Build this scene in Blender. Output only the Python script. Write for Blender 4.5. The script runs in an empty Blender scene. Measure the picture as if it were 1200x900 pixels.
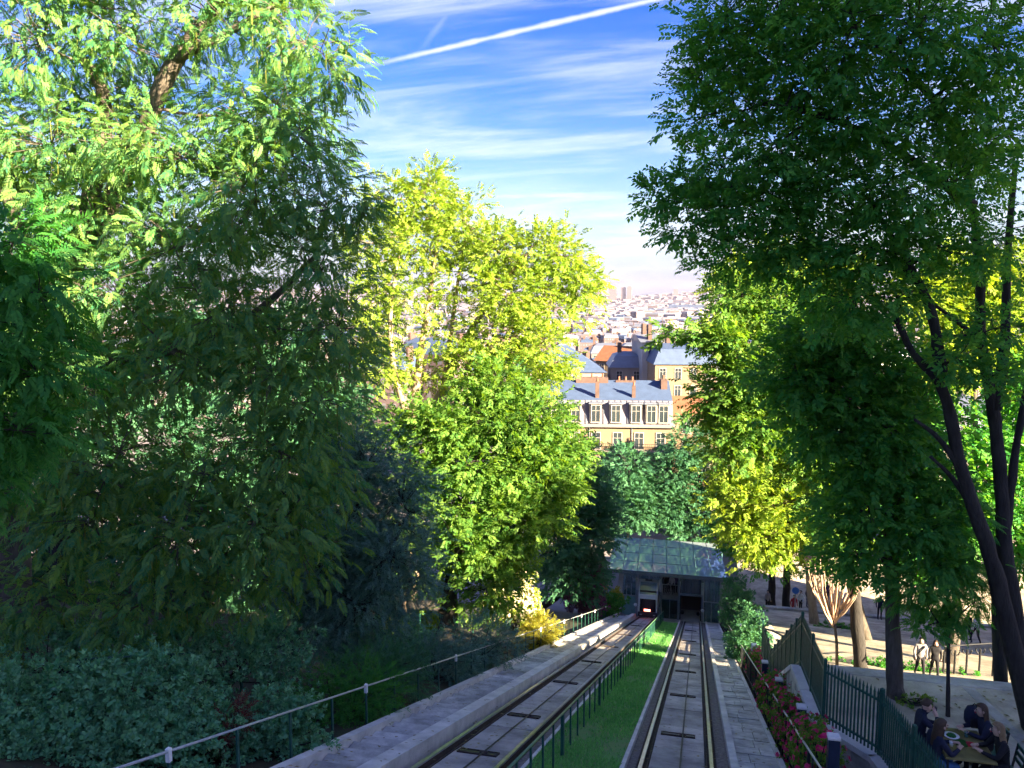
import bpy, math, random
import numpy as np
from mathutils import Vector, Matrix

SC = bpy.context.scene
COL = SC.collection
R = math.radians

# ------------------------------------------------------------------ camera
cam_d = bpy.data.cameras.new('camera')
cam = bpy.data.objects.new('camera', cam_d)
COL.objects.link(cam)
cam.location = (0, 0, 0)
cam.rotation_euler = (R(90 - 6.111), 0, R(13.489))
cam_d.sensor_width = 36.0
cam_d.lens = 28.02
cam_d.clip_start = 0.1
cam_d.clip_end = 60000
SC.camera = cam

# ------------------------------------------------------------------ light
SUN_AZ, SUN_EL = 117.0, 20.0        # degrees clockwise from +Y (downhill), above horizon
world = bpy.data.worlds.new('World')
SC.world = world
world.use_nodes = True
wn, wl = world.node_tree.nodes, world.node_tree.links
wn.clear()
w_out = wn.new('ShaderNodeOutputWorld')
w_bg = wn.new('ShaderNodeBackground')
w_bg.inputs['Strength'].default_value = 0.065
wl.new(w_bg.outputs[0], w_out.inputs['Surface'])
sky = wn.new('ShaderNodeTexSky')
sky.sky_type = 'NISHITA'
sky.sun_disc = False
sky.sun_elevation = R(SUN_EL)
sky.sun_rotation = R(SUN_AZ)
sky.altitude = 100
sky.air_density = 1.0
sky.dust_density = 0.6
sky.ozone_density = 2.5


def wmath(op, a, b=None, c=None):
    n = wn.new('ShaderNodeMath')
    n.operation = op
    for i, v in enumerate((a, b, c)):
        if v is None:
            continue
        if isinstance(v, (int, float)):
            n.inputs[i].default_value = v
        else:
            wl.new(v, n.inputs[i])
    return n.outputs[0]


def wdot(vec_out, v):
    n = wn.new('ShaderNodeVectorMath')
    n.operation = 'DOT_PRODUCT'
    wl.new(vec_out, n.inputs[0])
    n.inputs[1].default_value = v
    return n.outputs['Value']


def wsmooth(x, a, b):
    n = wn.new('ShaderNodeMapRange')
    n.interpolation_type = 'SMOOTHSTEP'
    wl.new(x, n.inputs['Value'])
    n.inputs['From Min'].default_value = a
    n.inputs['From Max'].default_value = b
    return n.outputs[0]


w_tc = wn.new('ShaderNodeTexCoord')
w_dir = w_tc.outputs['Generated']
w_sep = wn.new('ShaderNodeSeparateXYZ')
wl.new(w_dir, w_sep.inputs[0])
w_z = w_sep.outputs['Z']
# thin cirrus: direction projected on a high flat layer, streaked noise
w_zc = wmath('MAXIMUM', wmath('ADD', w_z, 0.12), 0.05)
w_pr = wn.new('ShaderNodeVectorMath')
w_pr.operation = 'DIVIDE'
wl.new(w_dir, w_pr.inputs[0])
w_cmb = wn.new('ShaderNodeCombineXYZ')
for i_ in range(3):
    wl.new(w_zc, w_cmb.inputs[i_])
wl.new(w_cmb.outputs[0], w_pr.inputs[1])
w_map = wn.new('ShaderNodeMapping')
w_map.inputs['Rotation'].default_value = (0, 0, R(24))
w_map.inputs['Scale'].default_value = (0.55, 1.9, 1.0)
wl.new(w_pr.outputs[0], w_map.inputs['Vector'])
w_n1 = wn.new('ShaderNodeTexNoise')
w_n1.inputs['Scale'].default_value = 1.5
w_n1.inputs['Detail'].default_value = 9
w_n1.inputs['Roughness'].default_value = 0.62
w_n1.inputs['Distortion'].default_value = 0.5
wl.new(w_map.outputs[0], w_n1.inputs['Vector'])
w_cir = wmath('MULTIPLY', wsmooth(w_n1.outputs['Fac'], 0.38, 0.75), 0.58)
# brighter bank of soft cloud low over the horizon
w_map2 = wn.new('ShaderNodeMapping')
w_map2.inputs['Scale'].default_value = (2.2, 2.2, 9.0)
w_map2.inputs['Location'].default_value = (0.7, 0.3, 0.2)
wl.new(w_dir, w_map2.inputs['Vector'])
w_n2 = wn.new('ShaderNodeTexNoise')
w_n2.inputs['Scale'].default_value = 2.0
w_n2.inputs['Detail'].default_value = 7
w_n2.inputs['Roughness'].default_value = 0.55
wl.new(w_map2.outputs[0], w_n2.inputs['Vector'])
w_low = wmath('SUBTRACT', 1.0, wsmooth(w_z, 0.05, 0.2))
w_bank = wmath('MULTIPLY', wsmooth(w_n2.outputs['Fac'], 0.38, 0.62), w_low)
w_bank = wmath('MULTIPLY', w_bank, 0.5)
w_veil = wmath('MULTIPLY', wmath('SUBTRACT', 1.0, wsmooth(w_z, -0.01, 0.17)), 0.92)


# vapour trails: narrow bands along two great circles, each between two azimuths
def trail(a, b, w, strength, fuzz):
    A, B = Vector(a).normalized(), Vector(b).normalized()
    nrm = A.cross(B).normalized()
    tang = (B - A).normalized()
    nz = wn.new('ShaderNodeTexNoise')
    nz.inputs['Scale'].default_value = 38
    nz.inputs['Detail'].default_value = 4
    wl.new(w_dir, nz.inputs['Vector'])
    d = wmath('ABSOLUTE', wdot(w_dir, nrm))
    d = wmath('ADD', d, wmath('MULTIPLY', wmath('SUBTRACT', nz.outputs['Fac'], 0.5), fuzz))
    band = wmath('SUBTRACT', 1.0, wsmooth(d, 0.0, w))
    t = wdot(w_dir, tang)
    t0, t1 = A.dot(tang), B.dot(tang)
    ends = wmath('MULTIPLY', wsmooth(t, t0 - 0.01, t0 + 0.12), wmath('SUBTRACT', 1.0, wsmooth(t, t1 - 0.05, t1 + 0.03)))
    front = wmath('GREATER_THAN', wdot(w_dir, A), 0.3)
    return wmath('MULTIPLY', wmath('MULTIPLY', band, strength), wmath('MULTIPLY', ends, front))


w_t1 = trail((-0.4550, 0.9560, 0.2810), (0.0262, 1.0841, 0.3960), 0.0045, 0.7, 0.004)
w_t2 = trail((-0.3587, 0.9815, 0.3023), (-0.3166, 0.9984, 0.3641), 0.007, 0.6, 0.006)
w_cl = wmath('MAXIMUM', wmath('MAXIMUM', w_cir, w_bank), wmath('MAXIMUM', w_t1, w_t2))
w_mix = wn.new('ShaderNodeMixRGB')
wl.new(w_cl, w_mix.inputs['Fac'])
w_hs = wn.new('ShaderNodeHueSaturation')
w_hs.inputs['Hue'].default_value = 0.53
w_hs.inputs['Saturation'].default_value = 1.45
w_hs.inputs['Value'].default_value = 0.18
wl.new(sky.outputs[0], w_hs.inputs['Color'])
w_vm = wn.new('ShaderNodeMixRGB')
wl.new(w_veil, w_vm.inputs['Fac'])
wl.new(w_hs.outputs[0], w_vm.inputs['Color1'])
w_vm.inputs['Color2'].default_value = (0.35, 0.385, 0.56, 1)
wl.new(w_vm.outputs[0], w_mix.inputs['Color1'])
w_mix.inputs['Color2'].default_value = (0.95, 0.99, 1.12, 1)
wl.new(w_mix.outputs[0], w_bg.inputs['Color'])

sun_d = bpy.data.lights.new('sun', 'SUN')
sun_d.energy = 2.0
sun_d.angle = R(0.55)
sun_d.color = (1.0, 0.80, 0.52)
sun = bpy.data.objects.new('sun', sun_d)
COL.objects.link(sun)
sdir = Vector((math.sin(R(SUN_AZ)) * math.cos(R(SUN_EL)), math.cos(R(SUN_AZ)) * math.cos(R(SUN_EL)), math.sin(R(SUN_EL))))
sun.rotation_euler = sdir.to_track_quat('Z', 'Y').to_euler()
sun.location = sdir * 200

# ------------------------------------------------------------------ exposure / render
SC.view_settings.view_transform = 'Standard'
SC.view_settings.look = 'None'
SC.view_settings.gamma = 1.0
SC.view_settings.exposure = 4.55
SC.view_settings.use_curve_mapping = False
SC.cycles.use_denoising = True
SC.cycles.adaptive_threshold = 0.03
SC.cycles.max_bounces = 7
SC.cycles.diffuse_bounces = 5
SC.cycles.glossy_bounces = 3
SC.cycles.transmission_bounces = 4
SC.cycles.transparent_max_bounces = 8
SC.cycles.volume_bounces = 0
SC.cycles.caustics_reflective = False
SC.cycles.caustics_refractive = False
SC.cycles.sample_clamp_indirect = 6

rnd = random.Random(7)
RNG = np.random.default_rng(11)


# ------------------------------------------------------------------ materials
def mat(name, col, rough=0.8, var=0.25, scale=6.0, bump=0.0, bscale=None, col2=None, metal=0.0, spec=0.3, stretch=None, detail=5, objvar=0.0):
    m = bpy.data.materials.new(name)
    m.use_nodes = True
    n, l = m.node_tree.nodes, m.node_tree.links
    b = n['Principled BSDF']
    b.inputs['Roughness'].default_value = rough
    b.inputs['Metallic'].default_value = metal
    b.inputs['Specular IOR Level'].default_value = spec
    tc = n.new('ShaderNodeTexCoord')
    g = n.new('ShaderNodeNewGeometry')
    mp = n.new('ShaderNodeMapping')
    mp.inputs['Scale'].default_value = stretch or (1, 1, 1)
    l.new(g.outputs['Position'], mp.inputs['Vector'])
    nz = n.new('ShaderNodeTexNoise')
    nz.inputs['Scale'].default_value = scale
    nz.inputs['Detail'].default_value = detail
    nz.inputs['Roughness'].default_value = 0.65
    l.new(mp.outputs[0], nz.inputs['Vector'])
    mx = n.new('ShaderNodeMixRGB')
    ramp = n.new('ShaderNodeMapRange')
    ramp.inputs['From Min'].default_value = 0.3
    ramp.inputs['From Max'].default_value = 0.7
    l.new(nz.outputs['Fac'], ramp.inputs['Value'])
    l.new(ramp.outputs[0], mx.inputs['Fac'])
    c2 = col2 or tuple(c * (1 - var) for c in col)
    c1 = col if col2 else tuple(min(1, c * (1 + var)) for c in col)
    mx.inputs['Color1'].default_value = (*c1, 1)
    mx.inputs['Color2'].default_value = (*c2, 1)
    l.new(mx.outputs[0], b.inputs['Base Color'])
    if objvar:                                  # pieces differ a little from one another
        oi = n.new('ShaderNodeObjectInfo')
        mr = n.new('ShaderNodeMapRange')
        mr.inputs['To Min'].default_value = 1 - objvar
        mr.inputs['To Max'].default_value = 1 + objvar
        l.new(oi.outputs['Random'], mr.inputs['Value'])
        n2 = n.new('ShaderNodeTexNoise')
        n2.inputs['Scale'].default_value = 0.7
        n2.inputs['Detail'].default_value = 6
        n2.inputs['Roughness'].default_value = 0.7
        l.new(g.outputs['Position'], n2.inputs['Vector'])
        mr2 = n.new('ShaderNodeMapRange')
        mr2.inputs['From Min'].default_value = 0.35
        mr2.inputs['From Max'].default_value = 0.62
        mr2.inputs['To Min'].default_value = 0.55
        mr2.inputs['To Max'].default_value = 1.05
        l.new(n2.outputs['Fac'], mr2.inputs['Value'])
        mm = n.new('ShaderNodeMath')
        mm.operation = 'MULTIPLY'
        l.new(mr.outputs[0], mm.inputs[0])
        l.new(mr2.outputs[0], mm.inputs[1])
        vm = n.new('ShaderNodeVectorMath')
        vm.operation = 'SCALE'
        l.new(mx.outputs[0], vm.inputs[0])
        l.new(mm.outputs[0], vm.inputs['Scale'])
        l.new(vm.outputs[0], b.inputs['Base Color'])
    if bump:
        bp = n.new('ShaderNodeBump')
        bp.inputs['Strength'].default_value = bump
        bp.inputs['Distance'].default_value = 0.03
        nb = n.new('ShaderNodeTexNoise')
        nb.inputs['Scale'].default_value = bscale or scale * 4
        nb.inputs['Detail'].default_value = 6
        l.new(mp.outputs[0], nb.inputs['Vector'])
        l.new(nb.outputs['Fac'], bp.inputs['Height'])
        l.new(bp.outputs[0], b.inputs['Normal'])
    return m


def leafmat(name, c_dark, c_light, trans=0.4, tcol=None, gloss=0.04):
    m = bpy.data.materials.new(name)
    m.use_nodes = True
    n, l = m.node_tree.nodes, m.node_tree.links
    n.clear()
    out = n.new('ShaderNodeOutputMaterial')
    at = n.new('ShaderNodeAttribute')
    at.attribute_name = 'lv'
    mx = n.new('ShaderNodeMixRGB')
    mx.inputs['Color1'].default_value = (*c_dark, 1)
    mx.inputs['Color2'].default_value = (*c_light, 1)
    l.new(at.outputs['Fac'], mx.inputs['Fac'])
    d = n.new('ShaderNodeBsdfPrincipled')
    d.inputs['Roughness'].default_value = 0.5
    d.inputs['Specular IOR Level'].default_value = gloss * 4
    l.new(mx.outputs[0], d.inputs['Base Color'])
    t = n.new('ShaderNodeBsdfTranslucent')
    mt = n.new('ShaderNodeMixRGB')
    mt.blend_type = 'MULTIPLY'
    mt.inputs['Fac'].default_value = 1
    l.new(mx.outputs[0], mt.inputs['Color1'])
    mt.inputs['Color2'].default_value = (*(tcol or (2.6, 2.3, 0.9)), 1)
    l.new(mt.outputs[0], t.inputs['Color'])
    s = n.new('ShaderNodeMixShader')
    s.inputs['Fac'].default_value = trans
    l.new(d.outputs[0], s.inputs[1])
    l.new(t.outputs[0], s.inputs[2])
    l.new(s.outputs[0], out.inputs['Surface'])
    return m


def glassmat(name, tint, refl=0.25, rough=0.04, sky_sheen=0.0):
    m = bpy.data.materials.new(name)
    m.use_nodes = True
    n, l = m.node_tree.nodes, m.node_tree.links
    n.clear()
    out = n.new('ShaderNodeOutputMaterial')
    tr = n.new('ShaderNodeBsdfTransparent')
    tr.inputs['Color'].default_value = (*tint, 1)
    gl = n.new('ShaderNodeBsdfGlossy')
    gl.inputs['Roughness'].default_value = rough
    gl.inputs['Color'].default_value = (0.9, 0.95, 1, 1)
    nz = n.new('ShaderNodeTexNoise')
    nz.inputs['Scale'].default_value = 0.9
    bp = n.new('ShaderNodeBump')
    bp.inputs['Strength'].default_value = 0.08
    g = n.new('ShaderNodeNewGeometry')
    l.new(g.outputs['Position'], nz.inputs['Vector'])
    l.new(nz.outputs['Fac'], bp.inputs['Height'])
    l.new(bp.outputs[0], gl.inputs['Normal'])
    lw = n.new('ShaderNodeLayerWeight')
    lw.inputs['Blend'].default_value = 0.35
    ad = n.new('ShaderNodeMath')
    ad.operation = 'MULTIPLY_ADD'
    l.new(lw.outputs['Fresnel'], ad.inputs[0])
    ad.inputs[1].default_value = 0.8
    ad.inputs[2].default_value = refl
    ad.use_clamp = True
    mx = n.new('ShaderNodeMixShader')
    l.new(ad.outputs[0], mx.inputs[0])
    l.new(tr.outputs[0], mx.inputs[1])
    l.new(gl.outputs[0], mx.inputs[2])
    df = n.new('ShaderNodeBsdfDiffuse')
    df.inputs['Color'].default_value = (0.42, 0.52, 0.56, 1)  # pale blue diffuse stands in for sky reflected in the roof glass
    mk = n.new('ShaderNodeMixShader')
    mk.inputs[0].default_value = sky_sheen
    l.new(mx.outputs[0], mk.inputs[1])
    l.new(df.outputs[0], mk.inputs[2])
    l.new(mk.outputs[0], out.inputs['Surface'])
    return m


# ------------------------------------------------------------------ mesh helpers
def rawmesh(name, V, F, mats=None, smooth=False, fmat=None):
    """V (n,3); F list of index tuples or (m,k) int array"""
    V = np.asarray(V, np.float32)
    me = bpy.data.meshes.new(name)
    if isinstance(F, np.ndarray):
        k = F.shape[1]
        me.vertices.add(len(V))
        me.vertices.foreach_set('co', V.ravel())
        me.loops.add(F.size)
        me.loops.foreach_set('vertex_index', F.astype(np.int32).ravel())
        me.polygons.add(len(F))
        me.polygons.foreach_set('loop_start', np.arange(0, F.size, k, dtype=np.int32))
        me.update(calc_edges=True)
    else:
        me.from_pydata(V.tolist(), [], F)
    for m_ in (mats or []):
        me.materials.append(m_)
    if fmat is not None:
        me.polygons.foreach_set('material_index', np.asarray(fmat, np.int32))
    if smooth:
        me.polygons.foreach_set('use_smooth', np.ones(len(me.polygons), bool))
    return me


def link(name, me, parent=None, loc=None, rotz=0.0):
    o = bpy.data.objects.new(name, me)
    COL.objects.link(o)
    if parent is not None:
        o.parent = parent
    if loc is not None:
        o.location = loc
    if rotz:
        o.rotation_euler = (0, 0, rotz)
    return o


def tag(o, label=None, cat=None, group=None, kind=None):
    if label:
        o['label'] = label
    if cat:
        o['category'] = cat
    if group:
        o['group'] = group
    if kind:
        o['kind'] = kind
    return o


def empty(name, loc, label=None, cat=None, group=None, rotz=0.0):
    o = bpy.data.objects.new(name, None)
    COL.objects.link(o)
    o.location = loc
    o.rotation_euler = (0, 0, rotz)
    o.empty_display_size = 0.2
    return tag(o, label, cat, group)


class MB:
    """collects shapes in world or local coordinates"""
    def __init__(s):
        s.v, s.f, s.m = [], [], []

    def add(s, vs, fs, mi=0):
        o = len(s.v)
        s.v += [tuple(p) for p in vs]
        s.f += [tuple(i + o for i in f) for f in fs]
        s.m += [mi] * len(fs)
        return s

    def hexa(s, c8, mi=0):   # bottom 4 (ccw) then top 4
        return s.add(c8, [(3, 2, 1, 0), (4, 5, 6, 7), (0, 1, 5, 4), (1, 2, 6, 5), (2, 3, 7, 6), (3, 0, 4, 7)], mi)

    def box(s, x0, x1, y0, y1, z0, z1, mi=0):
        return s.hexa([(x0, y0, z0), (x1, y0, z0), (x1, y1, z0), (x0, y1, z0), (x0, y0, z1), (x1, y0, z1), (x1, y1, z1), (x0, y1, z1)], mi)

    def bbox(s, x0, x1, y0, y1, z0, z1, b=0.02, mi=0):   # box with chamfered top edges
        s.add([(x0, y0, z0), (x1, y0, z0), (x1, y1, z0), (x0, y1, z0), (x0, y0, z1 - b), (x1, y0, z1 - b), (x1, y1, z1 - b), (x0, y1, z1 - b),
               (x0 + b, y0 + b, z1), (x1 - b, y0 + b, z1), (x1 - b, y1 - b, z1), (x0 + b, y1 - b, z1)],
              [(3, 2, 1, 0), (0, 1, 5, 4), (1, 2, 6, 5), (2, 3, 7, 6), (3, 0, 4, 7), (4, 5, 9, 8), (5, 6, 10, 9), (6, 7, 11, 10), (7, 4, 8, 11), (8, 9, 10, 11)], mi)
        return s

    def bar(s, a, b, w, h=None, up=(0, 0, 1), mi=0):     # rectangular bar between two points
        a, b = Vector(a), Vector(b)
        d = (b - a).normalized()
        u = Vector(up)
        if abs(d.dot(u)) > 0.98:
            u = Vector((0, 1, 0))
        r = d.cross(u).normalized() * w / 2
        t = r.cross(d).normalized() * (h or w) / 2
        return s.hexa([a - r - t, a + r - t, b + r - t, b - r - t, a - r + t, a + r + t, b + r + t, b - r + t], mi)

    def tube(s, pts, rad, n=8, mi=0, cap=True):
        V, F = tube(pts, rad, n, cap)
        return s.add(V.tolist(), F, mi)

    def lathe(s, prof, c=(0, 0, 0), n=12, mi=0):         # prof [(r,z)]
        vs, fs = [], []
        for r, z in prof:
            for k in range(n):
                a = 2 * math.pi * k / n
                vs.append((c[0] + r * math.cos(a), c[1] + r * math.sin(a), c[2] + z))
        for i in range(len(prof) - 1):
            for k in range(n):
                k2 = (k + 1) % n
                fs.append((i * n + k, i * n + k2, (i + 1) * n + k2, (i + 1) * n + k))
        fs.append(tuple(range(n))[::-1])
        fs.append(tuple((len(prof) - 1) * n + k for k in range(n)))
        return s.add(vs, fs, mi)

    def mesh(s, name, mats, smooth=False):
        if not isinstance(mats, (list, tuple)):
            mats = [mats]
        return rawmesh(name, s.v, s.f, mats, smooth, s.m)

    def build(s, name, mats, parent=None, smooth=False, loc=None, rotz=0.0):
        if parent is not None and loc is None:           # coordinates given in the world: keep them
            off = parent_off(parent)
            s.v = [(x - off[0], y - off[1], z - off[2]) for x, y, z in s.v]
        return link(name, s.mesh(name, mats, smooth), parent, loc, rotz)


def parent_off(p):
    o = Vector((0, 0, 0))
    while p is not None:
        o += p.location
        p = p.parent
    return o


def tube(pts, rad, n=8, cap=True):
    P = np.asarray(pts, float)
    m = len(P)
    rad = np.broadcast_to(np.asarray(rad, float), (m,)) if np.ndim(rad) else np.full(m, float(rad))
    T = np.gradient(P, axis=0)
    T /= np.linalg.norm(T, axis=1, keepdims=True) + 1e-9
    ref = np.array([0.0, 0, 1]) if abs(T[0, 2]) < 0.9 else np.array([1.0, 0, 0])
    V = np.zeros((m, n, 3))
    a = np.arange(n) * 2 * np.pi / n
    for i in range(m):
        u = np.cross(T[i], ref)
        u /= np.linalg.norm(u) + 1e-9
        w = np.cross(u, T[i])
        ref = w if abs(T[i] @ w) < 0.9 else ref
        V[i] = P[i] + rad[i] * (np.cos(a)[:, None] * u + np.sin(a)[:, None] * w)
    F = []
    for i in range(m - 1):
        for k in range(n):
            k2 = (k + 1) % n
            F.append((i * n + k, i * n + k2, (i + 1) * n + k2, (i + 1) * n + k))
    if cap:
        F.append(tuple(range(n))[::-1])
        F.append(tuple((m - 1) * n + k for k in range(n)))
    return V.reshape(-1, 3), F


# ------------------------------------------------------------------ the lie of the land
S = 0.34843                    # slope of the funicular


def zp(y):                     # plane of the tracks
    return -3.9 - S * y


def sm(a, b, x):
    t = min(1, max(0, (x - a) / (b - a)))
    return t * t * (3 - 2 * t)


Z1 = -8.9                      # upper landing
S2, H2 = 0.283, 5.778          # second, sloping terrace


def zl2(y):
    return -H2 - S2 * y


def zland(y):                  # walking level right of the garden
    if y < 19.8:
        return Z1
    if y < 34:
        return Z1 + (zl2(34) - Z1) * (y - 19.8) / 14.2
    if y < 58:
        return zl2(y)
    return -24.6


# ------------------------------------------------------------------ shared materials
M = {}
M['earth'] = mat('earth', (0.055, 0.045, 0.03), 0.95, scale=1.3, col2=(0.03, 0.045, 0.018), bump=0.6, bscale=9)
M['concrete'] = mat('concrete', (0.58, 0.55, 0.52), 0.85, 0.28, 1.4, 0.35, 16)
M['bed'] = mat('bed_concrete', (0.46, 0.42, 0.39), 0.9, 0.35, 1.1, 0.5, 20, stretch=(1, 0.45, 1), objvar=0.12)
M['ballast'] = mat('ballast', (0.22, 0.195, 0.18), 0.95, 0.5, 14, 1.0, 40)
M['steel'] = mat('rail_steel', (0.45, 0.45, 0.47), 0.32, 0.2, 3, metal=0.9)
M['rust'] = mat('rail_rust', (0.06, 0.045, 0.04), 0.8, 0.4, 8, 0.3)
M['black'] = mat('black_metal', (0.018, 0.02, 0.024), 0.5, 0.3, 6)
M['green_paint'] = mat('green_paint', (0.02, 0.085, 0.065), 0.45, 0.25, 5, 0.1)
M['rail_paint'] = mat('handrail_paint', (0.42, 0.44, 0.42), 0.4, 0.15, 4, metal=0.3)
M['med_rail'] = mat('median_rail_paint', (0.10, 0.20, 0.10), 0.4, 0.2, 4)
M['stone'] = mat('stone', (0.45, 0.42, 0.37), 0.9, 0.3, 1.6, 0.5, 14, objvar=0.12)
M['stone2'] = mat('walkway_stone', (0.54, 0.52, 0.49), 0.85, 0.35, 2.2, 0.5, 18, objvar=0.16)
M['paving'] = mat('paving', (0.47, 0.41, 0.31), 0.92, 0.3, 1.0, 0.5, 22, objvar=0.02)
M['grass_soil'] = mat('turf', (0.10, 0.28, 0.07), 0.95, scale=1.6, col2=(0.17, 0.22, 0.09), bump=0.8, bscale=60)
M['white_paint'] = mat('white_paint', (0.75, 0.75, 0.74), 0.5, 0.08, 4)
M['bollard'] = mat('bollard_navy', (0.02, 0.03, 0.06), 0.4, 0.2, 4)
M['lamp_white'] = mat('lamp_white', (0.8, 0.8, 0.78), 0.35, 0.05, 4)


def slopebox(mb, x0, x1, y0, y1, n0, n1, mi=0):
    return mb.hexa([(x0, y0, zp(y0) + n0), (x1, y0, zp(y0) + n0), (x1, y1, zp(y1) + n0), (x0, y1, zp(y1) + n0),
                    (x0, y0, zp(y0) + n1), (x1, y0, zp(y0) + n1), (x1, y1, zp(y1) + n1), (x0, y1, zp(y1) + n1)], mi)


# ------------------------------------------------------------------ terrain
def zt(x, y):
    if y <= 66:
        z = zp(y)
    elif y < 112:
        z = zp(66)
    else:
        z = zp(66) + (-62 - zp(66)) * sm(112, 430, y)
    if x > 3.4 and y < 66:
        z = z + (min(z, zland(y) - 0.3) - z) * sm(3.4, 4.2, x)
    if x < -7 and y < 66:
        z += 0.25 * math.sin(x * 0.7 + y * 0.3) * sm(-7, -9, x)
    if y > 4500:
        z += (105 + 45 * math.sin(x / 900.0 + 0.6) + 25 * math.sin(x / 370.0)) * sm(4500, 8600, y)
    return z


xs = [-7000, -4000, -2500, -1500, -900, -500, -250, -120, -70, -45] + [-34 + 2 * i for i in range(13)] + [-8, -7, -6.4, -5.0, -3, -1, 1, 2.2, 2.8, 3.4, 3.8, 4.2, 5, 7, 10, 14, 20, 28, 40, 80, 150, 300, 600, 1000, 1600, 2600, 4000, 7000]
ys = [-60, -30, -12, -4] + [0.5 * i for i in range(0, 12, 2)] + [6 + i for i in range(14)] + [19.8, 21, 23, 25, 28, 31, 34, 38, 42, 46, 50, 54, 58, 60, 63, 66, 70, 80, 95, 112, 130, 160, 200, 250, 310, 370, 430, 600, 900, 1500, 2500, 3500, 4500, 5000, 5500, 6000, 6500, 7000, 7500, 8000, 8600, 9500]
tv = [(x, y, zt(x, y) - (0.6 if -6.3 < x < 2 and 0 < y < 70 else 0.0)) for y in ys for x in xs]
nx = len(xs)
tf = [(j * nx + i, j * nx + i + 1, (j + 1) * nx + i + 1, (j + 1) * nx + i) for j in range(len(ys) - 1) for i in range(nx - 1)]
gm = mat('ground', (0.055, 0.045, 0.03), 0.95, scale=1.1, col2=(0.025, 0.04, 0.015), bump=0.6, bscale=8)
gn, gl_ = gm.node_tree.nodes, gm.node_tree.links
g_geo = gn.new('ShaderNodeNewGeometry')
g_sep = gn.new('ShaderNodeSeparateXYZ')
gl_.new(g_geo.outputs['Position'], g_sep.inputs[0])
g_mr = gn.new('ShaderNodeMapRange')
g_mr.inputs['From Min'].default_value = 64
g_mr.inputs['From Max'].default_value = 67
gl_.new(g_sep.outputs['Y'], g_mr.inputs['Value'])
g_mx = gn.new('ShaderNodeMixRGB')
g_mx.inputs['Color2'].default_value = (0.22, 0.2, 0.2, 1)
gl_.new(g_mr.outputs[0], g_mx.inputs['Fac'])
g_old = gn['Principled BSDF'].inputs['Base Color'].links[0].from_socket
gl_.new(g_old, g_mx.inputs['Color1'])
gl_.new(g_mx.outputs[0], gn['Principled BSDF'].inputs['Base Color'])
tag(link('ground', rawmesh('ground', tv, tf, [gm], True)), kind='structure')


# ------------------------------------------------------------------ tracks
def track(xl, xr, x0, x1, yend, label):
    t = empty('funicular_track', (0.5 * (xl + xr), 10, zp(10)), label, 'track')
    off = t.location
    bm = slopebox(MB(), x0, x1, 4, yend, -0.5, -0.10)
    bm.build('ballast', M['ballast'], t)
    # concrete slabs between and outside the rails
    L = 2.6
    k = 0
    y = 4.0
    while y < yend - 0.3:
        y1 = min(yend, y + L - 0.03)
        slopebox(MB(), xl + 0.13, xr - 0.13, y, y1, -0.3, -0.045 + rnd.uniform(-0.008, 0.008)).build('concrete_slab', M['bed'], t)
        y += L
    for x in (xl, xr):
        r = MB()
        slopebox(r, x - 0.012, x + 0.012, 4, yend, -0.10, 0.05, 1)
        slopebox(r, x - 0.07, x + 0.07, 4, yend, -0.11, -0.085, 1)
        slopebox(r, x - 0.036, x + 0.036, 4, yend, 0.05, 0.09, 0)
        r.build('rail', [M['steel'], M['rust']], t)
        for sgn in (-1, 1):
            g = MB()
            slopebox(g, x + sgn * 0.10 - 0.012, x + sgn * 0.10 + 0.012, 4, yend, -0.12, -0.03, 0)
            g.build('rail_edge', [M['rust']], t)
    # cable and roller pits
    xc = 0.5 * (xl + xr)
    c = MB()
    c.tube([(xc + 0.06, 4, zp(4) + 0.0), (xc + 0.06, yend, zp(yend) + 0.0)], 0.016, 6)
    c.build('cable', M['black'], t)
    yy = [14.2, 18.35, 24.6, 31, 38, 46, 55]
    for q in yy:
        f = MB()
        slopebox(f, xc - 0.42, xc + 0.32, q, q + 0.24, -0.044, -0.022, 0)
        slopebox(f, xc - 0.45, xc + 0.35, q - 0.03, q, -0.044, -0.005, 1)
        slopebox(f, xc - 0.45, xc + 0.35, q + 0.24, q + 0.27, -0.044, -0.005, 1)
        slopebox(f, xc + 0.32, xc + 0.35, q, q + 0.24, -0.044, -0.005, 1)
        slopebox(f, xc - 0.45, xc - 0.42, q, q + 0.24, -0.044, -0.005, 1)
        p = f.build('roller_pit', [M['black'], M['rust']], t)
        w = MB()
        w.tube([(xc - 0.02, q + 0.12, zp(q + 0.12) - 0.03), (xc + 0.14, q + 0.12, zp(q + 0.12) - 0.03)], 0.05, 8)
        w.build('roller', M['rust'], p)
    return t


track(-0.97, 0.37, -1.27, 0.74, 66.2, 'funicular track beside the stone walkway, leading to the dark empty dock')
track(-4.72, -3.42, -4.98, -3.06, 66.2, 'funicular track with the white cabin standing at its lower end')

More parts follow.
